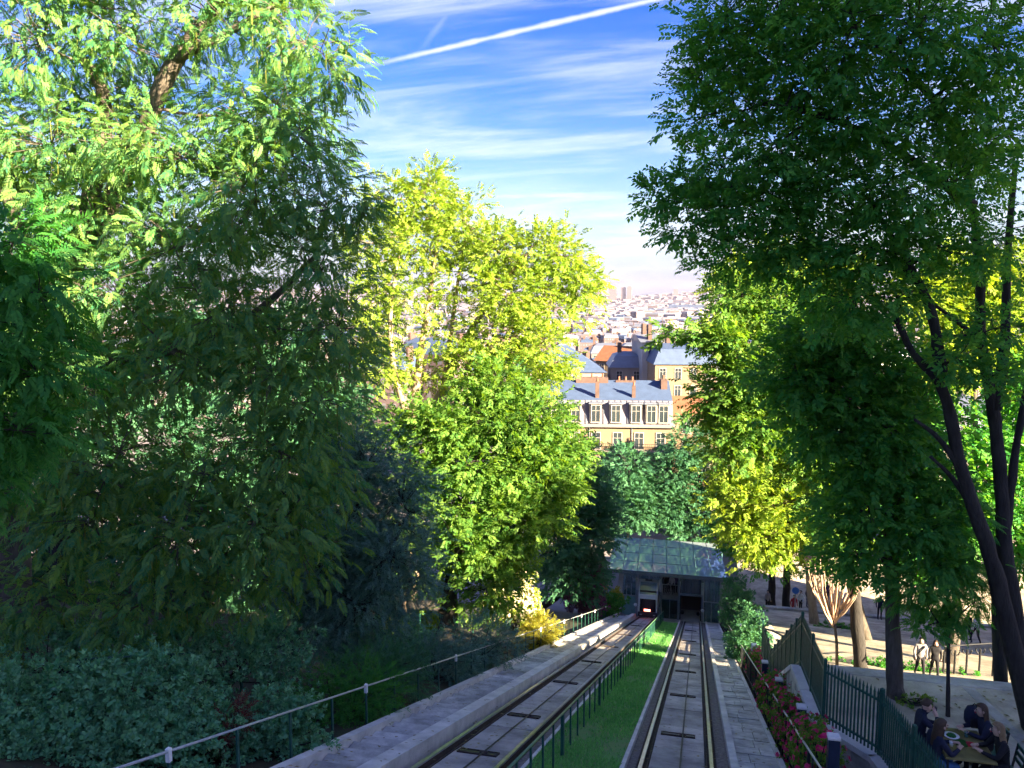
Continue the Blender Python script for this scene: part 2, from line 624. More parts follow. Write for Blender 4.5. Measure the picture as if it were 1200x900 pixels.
# kerbs and walkways
kb = slopebox(MB(), 0.74, 0.90, 4, 66.2, -0.5, 0.10)
tag(kb.build('kerb', M['concrete']), kind='structure')
wk = empty('walkway', (1.3, 10, zp(10)))
tag(wk, kind='structure')
slopebox(MB(), 0.90, 1.75, 4, 66.2, -0.6, -0.02).build('walkway_bed', M['ballast'], wk)
y = 6.0
while y < 66:
    L = rnd.uniform(0.55, 1.0)
    y1 = min(66.2, y + L)
    z_ = 0.015 + rnd.uniform(-0.012, 0.014)
    if y < 40:
        xm = 1.32 + rnd.uniform(-0.14, 0.14)
        slopebox(MB(), 0.905, xm - 0.008, y, y1 - 0.02, -0.2, z_).build('slab', M['stone2'], wk)
        slopebox(MB(), xm + 0.008, 1.745, y + 0.01, y1 - 0.012, -0.2, z_ + rnd.uniform(-0.01, 0.01)).build('slab', M['stone2'], wk)
    else:
        slopebox(MB(), 0.905, 1.745, y, y1 - 0.02, -0.2, z_).build('slab', M['stone2'], wk)
    y = y1
slopebox(MB(), 1.75, 1.86, 4, 66.2, -0.6, 0.06).build('edging', M['concrete'], wk)

wl2 = empty('stepped_walkway', (-5.9, 10, zp(10)))
tag(wl2, kind='structure')
slopebox(MB(), -5.30, -4.98, 4, 66, -0.6, 0.26).build('parapet', M['concrete'], wl2)
y = 4.0
while y < 63:
    d = 0.52
    zz = zp(y + d) + 0.16
    MB().bbox(-6.32, -5.30, y, y + d - 0.035, zz - 0.5, zz, 0.03).build('step', M['stone2'], wl2)
    y += d
slopebox(MB(), -6.50, -6.32, 4, 66, -0.6, 0.24).build('side_kerb', M['concrete'], wl2)

# grass strip between the tracks
gs = MB()
slopebox(gs, -2.99, -1.35, 4, 62, -0.5, 0.02)
tag(gs.build('lawn', M['grass_soil']), kind='structure')
for x0, x1 in ((-1.35, -1.27), (-3.06, -2.99)):
    tag(slopebox(MB(), x0, x1, 4, 66.2, -0.5, 0.04).build('lawn_edging', M['concrete']), kind='structure')
nb = 46000
gy = 8 + (RNG.random(nb) ** 1.9) * 53
gx = -2.97 + RNG.random(nb) * 1.6
keep = (np.sin(gx * 2.3 + gy * 0.55) + np.sin(gy * 1.31 + 1.7) + np.sin(gx * 5.1 - gy * 0.8) + RNG.normal(0, 0.7, nb)) > -1.25
gx, gy = gx[keep], gy[keep]
nb = len(gx)
gz = zp(gy) + 0.015
hgt = (0.025 + 0.05 * RNG.random(nb)) * (1 + gy / 60)
ang = RNG.random(nb) * 6.28
wd = 0.007 * (1 + gy / 18)
lx, ly = RNG.normal(0, 0.02, nb), RNG.normal(0, 0.02, nb)
V = np.stack([np.stack([gx + np.cos(ang) * wd, gy + np.sin(ang) * wd, gz], 1), np.stack([gx - np.cos(ang) * wd, gy - np.sin(ang) * wd, gz], 1), np.stack([gx + lx, gy + ly, gz + hgt], 1)], 1).reshape(-1, 3)
me = rawmesh('grass', V, np.arange(nb * 3).reshape(-1, 3))
at_ = me.attributes.new('lv', 'FLOAT', 'POINT')
patch = 0.5 + 0.3 * np.sin(gx * 3 + gy * 0.9) * np.sin(gy * 1.7)
at_.data.foreach_set('value', np.repeat(np.clip(patch + RNG.normal(0, 0.25, nb), 0, 1), 3).astype(np.float32))
M['grass'] = leafmat('grass_blade', (0.10, 0.34, 0.09), (0.22, 0.50, 0.16), 0.35, (1.1, 1.2, 0.7))
me.materials.append(M['grass'])
tag(link('grass', me), 'short green grass on the strip between the two tracks', 'grass', kind='stuff')


# ------------------------------------------------------------------ sloping handrail fences
def rail_fence(name, label, x, y0, y1, step, hgt, wpost, mrail, mpost, thick_every=0, rr=0.024, lower=None, caps=None, zf=zp):
    t = empty(name, (x, y0, zf(y0)), label, 'fence')
    r = MB()
    n = max(2, int((y1 - y0) / 4))
    r.tube([(x, y0 + (y1 - y0) * i / n, zf(y0 + (y1 - y0) * i / n) + hgt) for i in range(n + 1)], rr, 8)
    r.build('handrail', mrail, t, True)
    if lower:
        q = MB()
        q.bar((x, y0, zf(y0) + lower), (x, y1, zf(y1) + lower), 0.02, 0.03)
        q.build('lower_rail', mpost, t)
    i = 0
    y = y0
    while y <= y1:
        w = wpost * (1.9 if thick_every and i % thick_every == 0 else 1)
        p = MB()
        p.box(x - w * 0.3, x + w * 0.3, y - w / 2, y + w / 2, zf(y) - 0.1, zf(y) + hgt - 0.01)
        po = p.build('post', mpost, t)
        if caps and i % caps == 1:
            c = MB()
            c.bbox(x - 0.03, x + 0.03, y - 0.03, y + 0.03, zf(y) + hgt - 0.14, zf(y) + hgt + 0.06)
            c.build('marker', M['lamp_white'], po)
        y += step
        i += 1
    return t


rail_fence('handrail_fence', 'long low fence with pale handrail along the stepped walkway by the shrubs', -6.68, 7, 64, 1.55, 0.98, 0.05, M['rail_paint'], M['green_paint'], caps=4, rr=0.02)
rail_fence('median_fence', 'green post and rail fence on the grass strip between the tracks', -2.52, 8.8, 62, 1.0, 0.90, 0.055, M['med_rail'], M['green_paint'], thick_every=6, rr=0.022)
rail_fence('garden_fence', 'close barred fence with pale handrail between stone walkway and pink roses', 1.97, 9, 66, 0.5, 0.95, 0.04, M['rail_paint'], M['black'], thick_every=5, lower=0.12, rr=0.02)
rail_fence('shrub_fence', 'dark thin fence half hidden among the shrubs of the park slope', -11.2, 12, 46, 2.6, 1.15, 0.08, M['green_paint'], M['green_paint'], lower=0.5, rr=0.02, zf=lambda y: zt(-11.2, y))

# navy bollard lights in the rose bed
for i, (x, y, tl) in enumerate(((2.3, 13.6, 'nearest of the navy bollards, standing by the picket fence wall'), (2.16, 16.6, 'navy bollard behind the biggest pink roses, second up the bed'),
                                (2.14, 20.9, 'navy bollard at the end of the stone wall coping'), (2.14, 25.2, 'smallest navy bollard, farthest down the rose bed'))):
    b = MB()
    b.bbox(-0.09, 0.09, -0.09, 0.09, -0.1, 1.3, 0.01)
    t = empty('bollard', (x, y, zp(y)), tl, 'bollard', 'bollards in the rose bed')
    link('post', b.mesh('post', M['bollard']), t)
    c = MB()
    c.bbox(-0.1, 0.1, -0.1, 0.1, 1.302, 1.35, 0.02)
    link('cap', c.mesh('cap', M['concrete']), t)

# white lamp bollards by the lower hand rail
for x, y, l_ in ((2.35, 33, 'short white lamp on a dark stub beside the pink roses'), (2.5, 47, 'white lamp on a stub near the lower station shrubs')):
    t = empty('garden_lamp', (x, y, zp(y)), l_, 'lamp')
    link('stub', MB().box(-0.09, 0.09, -0.09, 0.09, -0.1, 0.6).mesh('stub', M['black']), t)
    link('lamp_head', MB().bbox(-0.11, 0.11, -0.11, 0.11, 0.6, 1.25, 0.03).mesh('lamp_head', M['lamp_white']), t)

# ------------------------------------------------------------------ landings and stairs on the right
def slab(name, poly_xy, zf, th, m, kind='structure'):
    top = [(x, y, zf(y)) for x, y in poly_xy]
    bot = [(x, y, zf(y) - th) for x, y in poly_xy]
    n = len(top)
    f = [tuple(range(n)), tuple(range(2 * n - 1, n - 1, -1))] + [(i, i + n, (i + 1) % n + n, (i + 1) % n) for i in range(n)]
    return tag(link(name, rawmesh(name, top + bot, f, [m])), kind=kind)


slab('upper_landing', [(21, 4), (21, 19.5), (2.75, 19.5), (2.75, 17.2), (3.6, 16.1), (4.2, 13.4), (4.3, 4)], lambda y: Z1, 0.5, M['paving'])
tag(MB().bbox(2.75, 21, 19.5, 19.95, Z1 - 0.5, Z1 + 0.012, 0.02).build('landing_edge', M['stone']), kind='structure')
# paler diagonal band of setts on the landing
slab('paving_band', [(6.0, 19.45), (6.25, 19.45), (6.75, 16.4), (6.5, 16.4)], lambda y: Z1 + 0.006, 0.02, M['stone'])
st = tag(empty('stairs', (8, 20, Z1)), kind='structure')
ns = 30
for i in range(ns):
    y0 = 19.95 + (34 - 19.95) * i / ns
    z0 = Z1 + (zl2(34) - Z1) * (i + 1) / ns
    MB().bbox(2.75, 16, y0, y0 + 14.05 / ns - 0.004, z0 - 0.6, z0, 0.02).build('step', M['stone'], st)
slab('lower_terrace', [(24, 34), (24, 58), (4.4, 58), (4.4, 34)], zl2, 0.8, M['paving'])
tag(MB().bbox(4.4, 24, 58.0, 58.4, zl2(58) - 2.5, zl2(58) + 0.16, 0.02).build('terrace_edge', M['stone']), kind='structure')
slab('square', [(40, 58.4), (40, 84), (3.6, 84), (3.6, 58.4)], lambda y: -24.6, 0.7, M['paving'])
# narrow sunlit flight of steps beside the garden
sd = tag(empty('side_steps', (4, 38, zl2(38))), kind='structure')
for i in range(34):
    y0 = 36 + i * 0.66
    MB().bbox(3.55, 4.38, y0, y0 + 0.65, zl2(y0 + 0.66) - 0.6, zl2(y0 + 0.66) + 0.05, 0.02).build('step', M['stone'], sd)

# stone retaining wall below the picket fence: courses of blocks and a coping
rw = empty('retaining_wall', (2.5, 17.3, Z1), 'low stone retaining wall with pale coping under the green picket fence', 'wall')
path = [(4.05, 13.4), (3.52, 16.0), (2.62, 17.15), (2.46, 19.7)]
path2 = [(2.46, 19.7, Z1), (2.40, 26.5, Z1 - 3.95)]
wall_pts = [(a, b, Z1) for a, b in path] + [path2[1]]
for a, b in zip(wall_pts[:-1], wall_pts[1:]):
    a, b = Vector(a), Vector(b)
    d = b - a
    dl = Vector((d.x, d.y, 0)).length
    nrm = Vector((d.y, -d.x, 0)).normalized() * -1
    n = max(1, round(dl / 0.55))
    for r_ in range(9):
        for k in range(-1, n):
            t0 = max(0.0, (k + 0.5 * (r_ % 2)) / n) + 0.006
            t1 = min(1.0, (k + 1 + 0.5 * (r_ % 2)) / n) - 0.006
            if t1 - t0 < 0.02:
                continue
            p0, p1 = a + d * t0, a + d * t1
            ztop = -0.10 - r_ * 0.30
            w = nrm * (0.14 + rnd.uniform(0, 0.015))
            m_ = MB()
            m_.hexa([p0 + Vector((0, 0, ztop - 0.288)) + w, p1 + Vector((0, 0, ztop - 0.288)) + w, p1 + Vector((0, 0, ztop - 0.288)) - w, p0 + Vector((0, 0, ztop - 0.288)) - w,
                     p0 + Vector((0, 0, ztop)) + w, p1 + Vector((0, 0, ztop)) + w, p1 + Vector((0, 0, ztop)) - w, p0 + Vector((0, 0, ztop)) - w])
            if min(p0.z, p1.z) + ztop < zp(p1.y) - 0.4:
                continue
            m_.build('stone_block', M['stone'], rw)
    n = max(1, round(dl / 1.1))
    for k in range(n):
        p0, p1 = a + d * (k / n + 0.003), a + d * ((k + 1) / n - 0.003)
        w = nrm * 0.19
        m_ = MB()
        m_.hexa([p0 + Vector((0, 0, -0.095)) + w, p1 + Vector((0, 0, -0.095)) + w, p1 + Vector((0, 0, -0.095)) - w, p0 + Vector((0, 0, -0.095)) - w,
                 p0 + Vector((0, 0, 0.03)) + w, p1 + Vector((0, 0, 0.03)) + w, p1 + Vector((0, 0, 0.03)) - w, p0 + Vector((0, 0, 0.03)) - w])
        m_.build('coping_stone', M['concrete'], rw)

# green picket fence on that wall
pf = empty('picket_fence', (2.6, 17.2, Z1), 'dark green metal picket fence with spiked tops around the upper landing', 'fence')
pk = MB()
pk.box(-0.015, 0.015, -0.012, 0.012, 0.03, 1.24)
pk.add([(-0.022, -0.011, 1.24), (0.022, -0.011, 1.24), (0.022, 0.011, 1.24), (-0.022, 0.011, 1.24), (0, 0, 1.37)], [(0, 1, 4), (1, 2, 4), (2, 3, 4), (3, 0, 4), (3, 2, 1, 0)])
pk_me = pk.mesh('picket', M['green_paint'])
pp = MB()
pp.bbox(-0.034, 0.034, -0.034, 0.034, 0.02, 1.40, 0.02)
pp_me = pp.mesh('fence_post', M['green_paint'])
fpts = [(4.09, 13.2, Z1), (3.82, 14.7, Z1), (3.55, 16.0, Z1), (2.66, 17.1, Z1), (2.50, 19.66, Z1), (2.44, 26.5, Z1 - 3.95), (2.44, 30, zland(30) + 0.25)]
for a, b in zip(fpts[:-1], fpts[1:]):
    a, b = Vector(a), Vector(b)
    d = b - a
    L = d.length
    for hz in (0.16, 1.12):
        MB().bar(a + Vector((0, 0, hz)), b + Vector((0, 0, hz)), 0.035, 0.045).build('fence_rail', M['green_paint'], pf)
    n = max(2, int(L / 0.085))
    az = math.atan2(d.y, d.x)
    for k in range(1, n):
        link('picket', pk_me, pf, a + d * k / n - pf.location, az)
    nposts = max(1, round(L / 1.15))
    for k in range(nposts):
        link('fence_post', pp_me, pf, a + d * k / nposts - pf.location, az)
link('fence_post', pp_me, pf, Vector(fpts[-1]) - pf.location)

# sloping dark handrail across the terrace
hr = empty('stair_handrail', (5.2, 50, zl2(50)), 'dark sloping iron handrail crossing beside the sunlit steps', 'handrail')
q = MB()
q.tube([(3.30, 45.31, -18.40), (4.01, 43.47, -17.81), (4.69, 41.61, -17.42), (5.29, 39.70, -17.27), (5.92, 37.81, -17.02), (6.59, 36.97, -16.71)], 0.05, 8)
q.build('bar', M['black'], hr, True)
for a in ((4.69, 41.61, -17.42), (5.92, 37.81, -17.02), (6.59, 36.97, -16.71)):
    MB().bar(a, (a[0], a[1], zl2(a[1]) - 0.1), 0.06).build('post', M['black'], hr)

# ornate iron railing at the top of the steps
orn = empty('ornate_railing', (11.64, 36.49, -16.10), 'black iron railing of fork-topped posts at the right of the steps', 'railing')
posts = [(10.39, 36.19, -16.10), (10.85, 36.31, -16.10), (11.35, 36.43, -16.10), (11.89, 36.55, -16.10), (12.46, 36.69, -16.10), (13.07, 36.84, -16.10)]
prof_top = []
for i, a in enumerate(posts):
    zb = zl2(a[1]) - 0.05
    p = MB()
    hh = 1.05 + 0.04 * i
    p.tube([(a[0], a[1], zb - 0.5), (a[0], a[1], a[2] + hh)], 0.045, 8)
    po = p.build('post', M['black'], orn)
    for sgn in (-1, 1):
        f = MB()
        f.tube([(a[0], a[1], a[2] + hh - 0.22), (a[0] + sgn * 0.12, a[1], a[2] + hh - 0.18), (a[0] + sgn * 0.18, a[1], a[2] + hh - 0.04), (a[0] + sgn * 0.15, a[1], a[2] + hh + 0.02)], 0.025, 6)
        f.build('fork', M['black'], po)
    prof_top.append((a[0], a[1], a[2] + hh + 0.22))
q = MB()
q.tube([(prof_top[0][0] - 0.4, prof_top[0][1], prof_top[0][2] + 0.25)] + prof_top, 0.035, 8)
q.build('bar', M['black'], orn, True)


# ------------------------------------------------------------------ foliage
def leaflet(p, d, n, L, w, fold=0.18, mid=0.45):
    """folded rhombic leaf from p along d with normal n"""
    p, d, n = Vector(p), Vector(d).normalized(), Vector(n).normalized()
    s_ = d.cross(n).normalized()
    n = s_.cross(d)
    m_ = p + d * L * mid
    return [p, m_ + s_ * w / 2 + n * w * fold, p + d * L - n * L * 0.10, m_ - s_ * w / 2 + n * w * fold]


def tmpl(kind, seed=0):
    r = random.Random(seed)
    q = []
    if kind == 'pinnate':
        for i in range(6):
            x = 0.16 + 0.14 * i
            z = -0.32 * x * x
            L = 0.40 * (1 - 0.25 * abs(i - 2.5) / 2.5)
            for sg in (-1, 1):
                q += leaflet((x, 0, z), (0.55 + 0.06 * i, sg * (0.85 - 0.06 * i), -0.35 - 0.3 * r.random()), (0.2, sg * -0.25, 1), L, 0.125)
        q += leaflet((0.98, 0, -0.31), (1, 0.1, -0.6), (0.5, 0, 1), 0.36, 0.125)
    elif kind == 'broad':
        for i in range(8):
            x = 0.08 + 0.12 * i
            sg = -1 if i % 2 else 1
            q += leaflet((x, 0, -0.1 * x * x), (0.7 + r.uniform(-.2, .2), sg * (0.8 + r.uniform(-.2, .2)), r.uniform(-0.55, 0.15)), (r.uniform(-.3, .3), r.uniform(-.3, .3), 1), 0.36 + 0.1 * r.random(), 0.23)
    elif kind == 'fine':
        for i in range(12):
            x = 0.04 + 0.08 * i
            sg = -1 if i % 2 else 1
            q += leaflet((x, 0, -0.12 * x * x), (0.9, sg * (0.7 + r.uniform(-.2, .2)), r.uniform(-0.4, 0.4)), (r.uniform(-.5, .5), r.uniform(-.5, .5), 1), 0.26, 0.085)
    elif kind == 'round':
        for i in range(7):
            a = i * 2.4
            q += leaflet((0.05 * i, 0.06 * math.cos(a), 0.06 * math.sin(a)), (0.55 + 0.1 * i, 0.8 * math.cos(a), 0.8 * math.sin(a)), (1, 0.4 * math.cos(a + 2), 0.4), 0.42, 0.27, mid=0.55)
    elif kind == 'petal':
        for i in range(6):
            a = i * 1.05
            q += leaflet((0, 0, 0), (0.35 + 0.2 * (i % 2), math.cos(a), math.sin(a)), (1, 0, 0.2), 0.5, 0.42, mid=0.6)
    return np.array([tuple(v) for v in q])


TM = {k: [tmpl(k, s) for s in range(4)] for k in ('pinnate', 'broad', 'fine', 'round', 'petal')}


def unit(v):
    return v / (np.linalg.norm(v, axis=-1, keepdims=True) + 1e-9)


def sprays(C, D, size, kind, rng, roll=0.5):
    """leaf sprays at C pointing along D -> vertices and per-vertex leaf value"""
    n = len(C)
    up = np.array([0, 0, 1.0]) + rng.normal(0, roll, (n, 3))
    X = unit(D)
    Y = unit(np.cross(up, X))
    Z = np.cross(X, Y)
    sz = size * (0.7 + 0.6 * rng.random(n))
    tv = rng.integers(0, 4, n)
    Vs, Ls = [], []
    for k in range(4):
        i = np.where(tv == k)[0]
        T = TM[kind][k]
        Rm = np.stack([X[i], Y[i], Z[i]], 1)                 # rows
        v = np.einsum('tk,nkj->ntj', T, Rm) * sz[i][:, None, None] + C[i][:, None, :]
        nl = len(T) // 4
        lv = rng.random(len(i))[:, None] * 0.5 + rng.random((len(i), nl)) * 0.5
        Vs.append(v.reshape(-1, 3))
        Ls.append(np.repeat(lv.reshape(-1), 4))
    return np.concatenate(Vs), np.concatenate(Ls)


def leafobj(name, V, lv, m, parent):
    off = np.array(parent_off(parent)) if parent is not None else 0
    me = rawmesh(name, V - off, np.arange(len(V)).reshape(-1, 4), [m])
    a = me.attributes.new('lv', 'FLOAT', 'POINT')
    a.data.foreach_set('value', lv.astype(np.float32))
    return link(name, me, parent)


def clumps(blobs, n_total, clump_r, per, rng, shell=0.45, flat=1.0):
    """sub-clump centres, their sprays; returns clump centres, blob index, spray centres, spray directions"""
    blobs = [b if len(b) == 7 else (*b, 1.0) for b in blobs]
    vol = np.array([(b[3] * b[5] * 0.6 + b[3] * b[4] * 0.2 + b[4] * b[5] * 0.2) * b[6] for b in blobs])
    share = vol / vol.sum()
    CC, BI, SC_, SD = [], [], [], []
    for bi, b in enumerate(blobs):
        k = max(3, int(round(n_total * share[bi] / per)))
        u = unit(rng.normal(0, 1, (k, 3)))
        r = shell + (1 - shell) * rng.random(k) ** 0.55
        r *= 1 + 0.16 * np.sin(u[:, 0] * 5 + bi) * np.cos(u[:, 2] * 6 + bi * 2) + np.clip(rng.normal(0, 0.13, k), -0.2, 0.2)
        c = np.array(b[:3]) + u * r[:, None] * np.array(b[3:6])
        out = unit(u * np.array([1, 1, 0.7]))
        for j in range(k):
            m_ = int(per * (0.5 + rng.random()))
            loc = np.clip(rng.normal(0, 1, (m_, 3)), -1.9, 1.9) * min(clump_r, 0.6 * min(b[3], b[5])) * np.array([1, 1, 0.62 * flat])
            dirs = unit(loc) * 0.9 + out[j] * 0.9 + np.array([0, 0, -0.15]) + rng.normal(0, 0.3, (m_, 3))
            SC_.append(c[j] + loc)
            SD.append(dirs)
        CC.append(c)
        BI.append(np.full(k, bi))
    return np.concatenate(CC), np.concatenate(BI), np.concatenate(SC_), np.concatenate(SD), blobs


def curve(a, b, rng, bow=0.12, n=5, lift=0.0):
    a, b = np.array(a, float), np.array(b, float)
    L = np.linalg.norm(b - a)
    off = rng.normal(0, 1, 3) * L * bow * 0.5 + np.array([0, 0, lift * L])
    t = np.linspace(0, 1, n)[:, None]
    return a + (b - a) * t + off * 4 * t * (1 - t) * 0.5


def tree(name, label, base, limbs, blobs, n, kind, size, leaf_m, bark_m, seed, cat='tree', group=None, clump_r=0.35, per=14, shell=0.45,
         twig=0.012, rb=0.07, extra=None, droop=0.0, twig_sides=3, roll=0.5):
    """limbs: [(points, r0, r1)]; blobs: crown lobes (x,y,z,rx,ry,rz[,weight])"""
    rng = np.random.default_rng(seed)
    root = empty(name, base, label, cat, group)
    CC, BI, C, D, blobs = clumps(blobs, n, clump_r, per, rng, shell)
    D = D + np.array([0, 0, -droop])
    tb = MB()
    P, Rr = [], []                                           # attach points
    for pts, r0, r1 in limbs:
        pts = np.array(pts, float)
        m_ = len(pts)
        t = np.linspace(0, m_ - 1, (m_ - 1) * 4 + 1)
        X = np.stack([np.interp(t, np.arange(m_), pts[:, i]) for i in range(3)], 1)
        for _ in range(2):                                   # round the kinks
            X[1:-1] = 0.25 * X[:-2] + 0.5 * X[1:-1] + 0.25 * X[2:]
        rr = r0 + (r1 - r0) * (t / (m_ - 1)) ** 0.8
        X[1:-1] += rng.normal(0, 0.06, X[1:-1].shape) * rr[1:-1, None]
        rr = rr * (1 + rng.normal(0, 0.05, len(rr)))
        tb.tube(X, rr, 10)
        P.append(X)
        Rr.append(rr)
    P, Rr = np.concatenate(P), np.concatenate(Rr)
    order = sorted(range(len(blobs)), key=lambda i: np.linalg.norm(P - np.array(blobs[i][:3]), axis=1).min())
    for i in order:
        c = np.array(blobs[i][:3])
        dz = np.maximum(0, P[:, 2] - c[2])
        dist = np.linalg.norm(P - c, axis=1) + 2.0 * dz
        j = int(dist.argmin())
        L = np.linalg.norm(P[j] - c)
        if L < 0.2:
            continue
        cv = curve(P[j], c, rng, 0.16, 6, -0.05 if P[j][2] < c[2] else 0.1)
        r0 = min(Rr[j] * 0.75, rb * (0.5 + 0.12 * L) + 0.01)
        rr = np.linspace(r0, max(0.35 * r0, twig * 1.5), 6)
        tb.tube(cv, rr, 6)
        P = np.concatenate([P, cv[1:]])
        Rr = np.concatenate([Rr, rr[1:]])
    for c, bi in zip(CC, BI):                                # twigs
        dist = np.linalg.norm(P - c, axis=1)
        j = int(dist.argmin())
        a = P[j]
        cv = curve(a, c, rng, 0.2, 3, 0.05)
        tb.tube(cv, [min(Rr[j] * 0.6, twig * 2), twig * 1.2, twig * 0.6], twig_sides, cap=False)
    tb.build('trunk', bark_m, root, True)
    V, lv = sprays(C, D, size, kind, rng, roll)
    leafobj('crown', V, lv, leaf_m, root)
    if extra:
        extra(root, C, D, rng)
    return root


def shrub(name, label, base, blobs, n, kind, size, leaf_m, seed, cat='shrub', group=None, clump_r=0.16, per=12, shell=0.6, bark_m=None, extra=None, roll=0.6):
    rng = np.random.default_rng(seed)
    root = empty(name, base, label, cat, group)
    CC, BI, C, D, blobs = clumps(blobs, n, clump_r, per, rng, shell)
    sb = MB()
    for c in CC[:: max(1, len(CC) // 30)]:
        sb.tube(curve(np.array(base) + rng.normal(0, 0.08, 3) * [1, 1, 0], c, rng, 0.2, 4, 0.05), [0.02, 0.015, 0.01, 0.006], 4, cap=False)
    sb.build('stems', bark_m or M['bark_dark'], root)
    V, lv = sprays(C, D + np.array([0, 0, 0.25]), size, kind, rng, roll)
    leafobj('foliage', V, lv, leaf_m, root)
    if extra:
        extra(root, C, D, rng)
    return root


M['bark'] = mat('bark', (0.10, 0.085, 0.07), 0.95, 0.4, 3.0, 1.0, 12, stretch=(3, 3, 0.6))
M['bark_dark'] = mat('bark_dark', (0.035, 0.032, 0.03), 0.95, 0.4, 3.0, 1.0, 12, stretch=(3, 3, 0.6))
M['bark_pale'] = mat('bark_pale', (0.26, 0.20, 0.15), 0.9, 0.3, 2.5, 0.8, 10, stretch=(2, 2, 0.6))
M['bark_peach'] = mat('bark_peach', (0.50, 0.36, 0.26), 0.85, 0.2, 3, 0.3)
M['lf_wing'] = leafmat('leaf_wingnut', (0.025, 0.17, 0.085), (0.20, 0.33, 0.07), 0.45, (1.8, 1.55, 0.5))
M['lf_near'] = leafmat('leaf_near', (0.02, 0.15, 0.035), (0.09, 0.30, 0.05), 0.4, (1.7, 1.5, 0.5))
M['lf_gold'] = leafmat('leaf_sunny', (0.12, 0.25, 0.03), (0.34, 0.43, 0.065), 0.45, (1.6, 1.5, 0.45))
M['lf_mid'] = leafmat('leaf_mid', (0.04, 0.15, 0.035), (0.18, 0.30, 0.05), 0.45, (1.9, 1.7, 0.45))
M['lf_elm'] = leafmat('leaf_elm', (0.025, 0.21, 0.05), (0.15, 0.40, 0.07), 0.5, (1.8, 1.35, 0.45))
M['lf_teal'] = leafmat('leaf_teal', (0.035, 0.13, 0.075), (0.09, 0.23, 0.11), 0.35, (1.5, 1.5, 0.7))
M['lf_yew'] = leafmat('leaf_bluegreen', (0.055, 0.15, 0.13), (0.17, 0.30, 0.23), 0.3, (1.2, 1.3, 0.9))
M['lf_purple'] = leafmat('leaf_purple', (0.10, 0.04, 0.08), (0.22, 0.09, 0.15), 0.3, (1.4, 1.0, 0.8))
M['lf_hedge'] = leafmat('leaf_hedge', (0.055, 0.24, 0.13), (0.20, 0.42, 0.21), 0.25, (1.4, 1.4, 0.6), 0.08)
M['lf_white'] = leafmat('blossom_white', (0.55, 0.48, 0.34), (0.75, 0.68, 0.52), 0.3, (1.1, 1.1, 1.0))
M['lf_yellow'] = leafmat('leaf_yellow', (0.16, 0.18, 0.02), (0.32, 0.30, 0.04), 0.4, (1.7, 1.5, 0.5))
M['lf_pink'] = leafmat('blossom_pink', (0.55, 0.02, 0.12), (0.75, 0.07, 0.22), 0.3, (1.2, 1.0, 1.0))
M['catkin'] = leafmat('catkin', (0.14, 0.17, 0.04), (0.25, 0.26, 0.06), 0.3, (1.5, 1.4, 0.6))


# hanging catkins for the wingnut
def catkins(root, C, D, rng, n=900):
    i = rng.integers(0, len(C), n)
    c = C[i]
    L = 0.22 + 0.25 * rng.random(n)
    w = 0.014
    a = rng.random(n) * 6.28
    sx, sy = np.cos(a) * w, np.sin(a) * w
    z0 = np.zeros(n)
    V = np.stack([c + np.stack([sx, sy, z0], 1), c - np.stack([sx, sy, z0], 1), c + np.stack([-sx * .7, -sy * .7, -L], 1), c + np.stack([sx * .7, sy * .7, -L], 1)], 1).reshape(-1, 3)
    V2 = np.stack([c + np.stack([-sy, sx, z0], 1), c - np.stack([-sy, sx, z0], 1), c + np.stack([sy * .7, -sx * .7, -L], 1), c + np.stack([-sy * .7, sx * .7, -L], 1)], 1).reshape(-1, 3)
    o = leafobj('catkins', np.concatenate([V, V2]), np.repeat(rng.random(2 * n), 4), M['catkin'], root)
    o['kind'] = 'stuff'


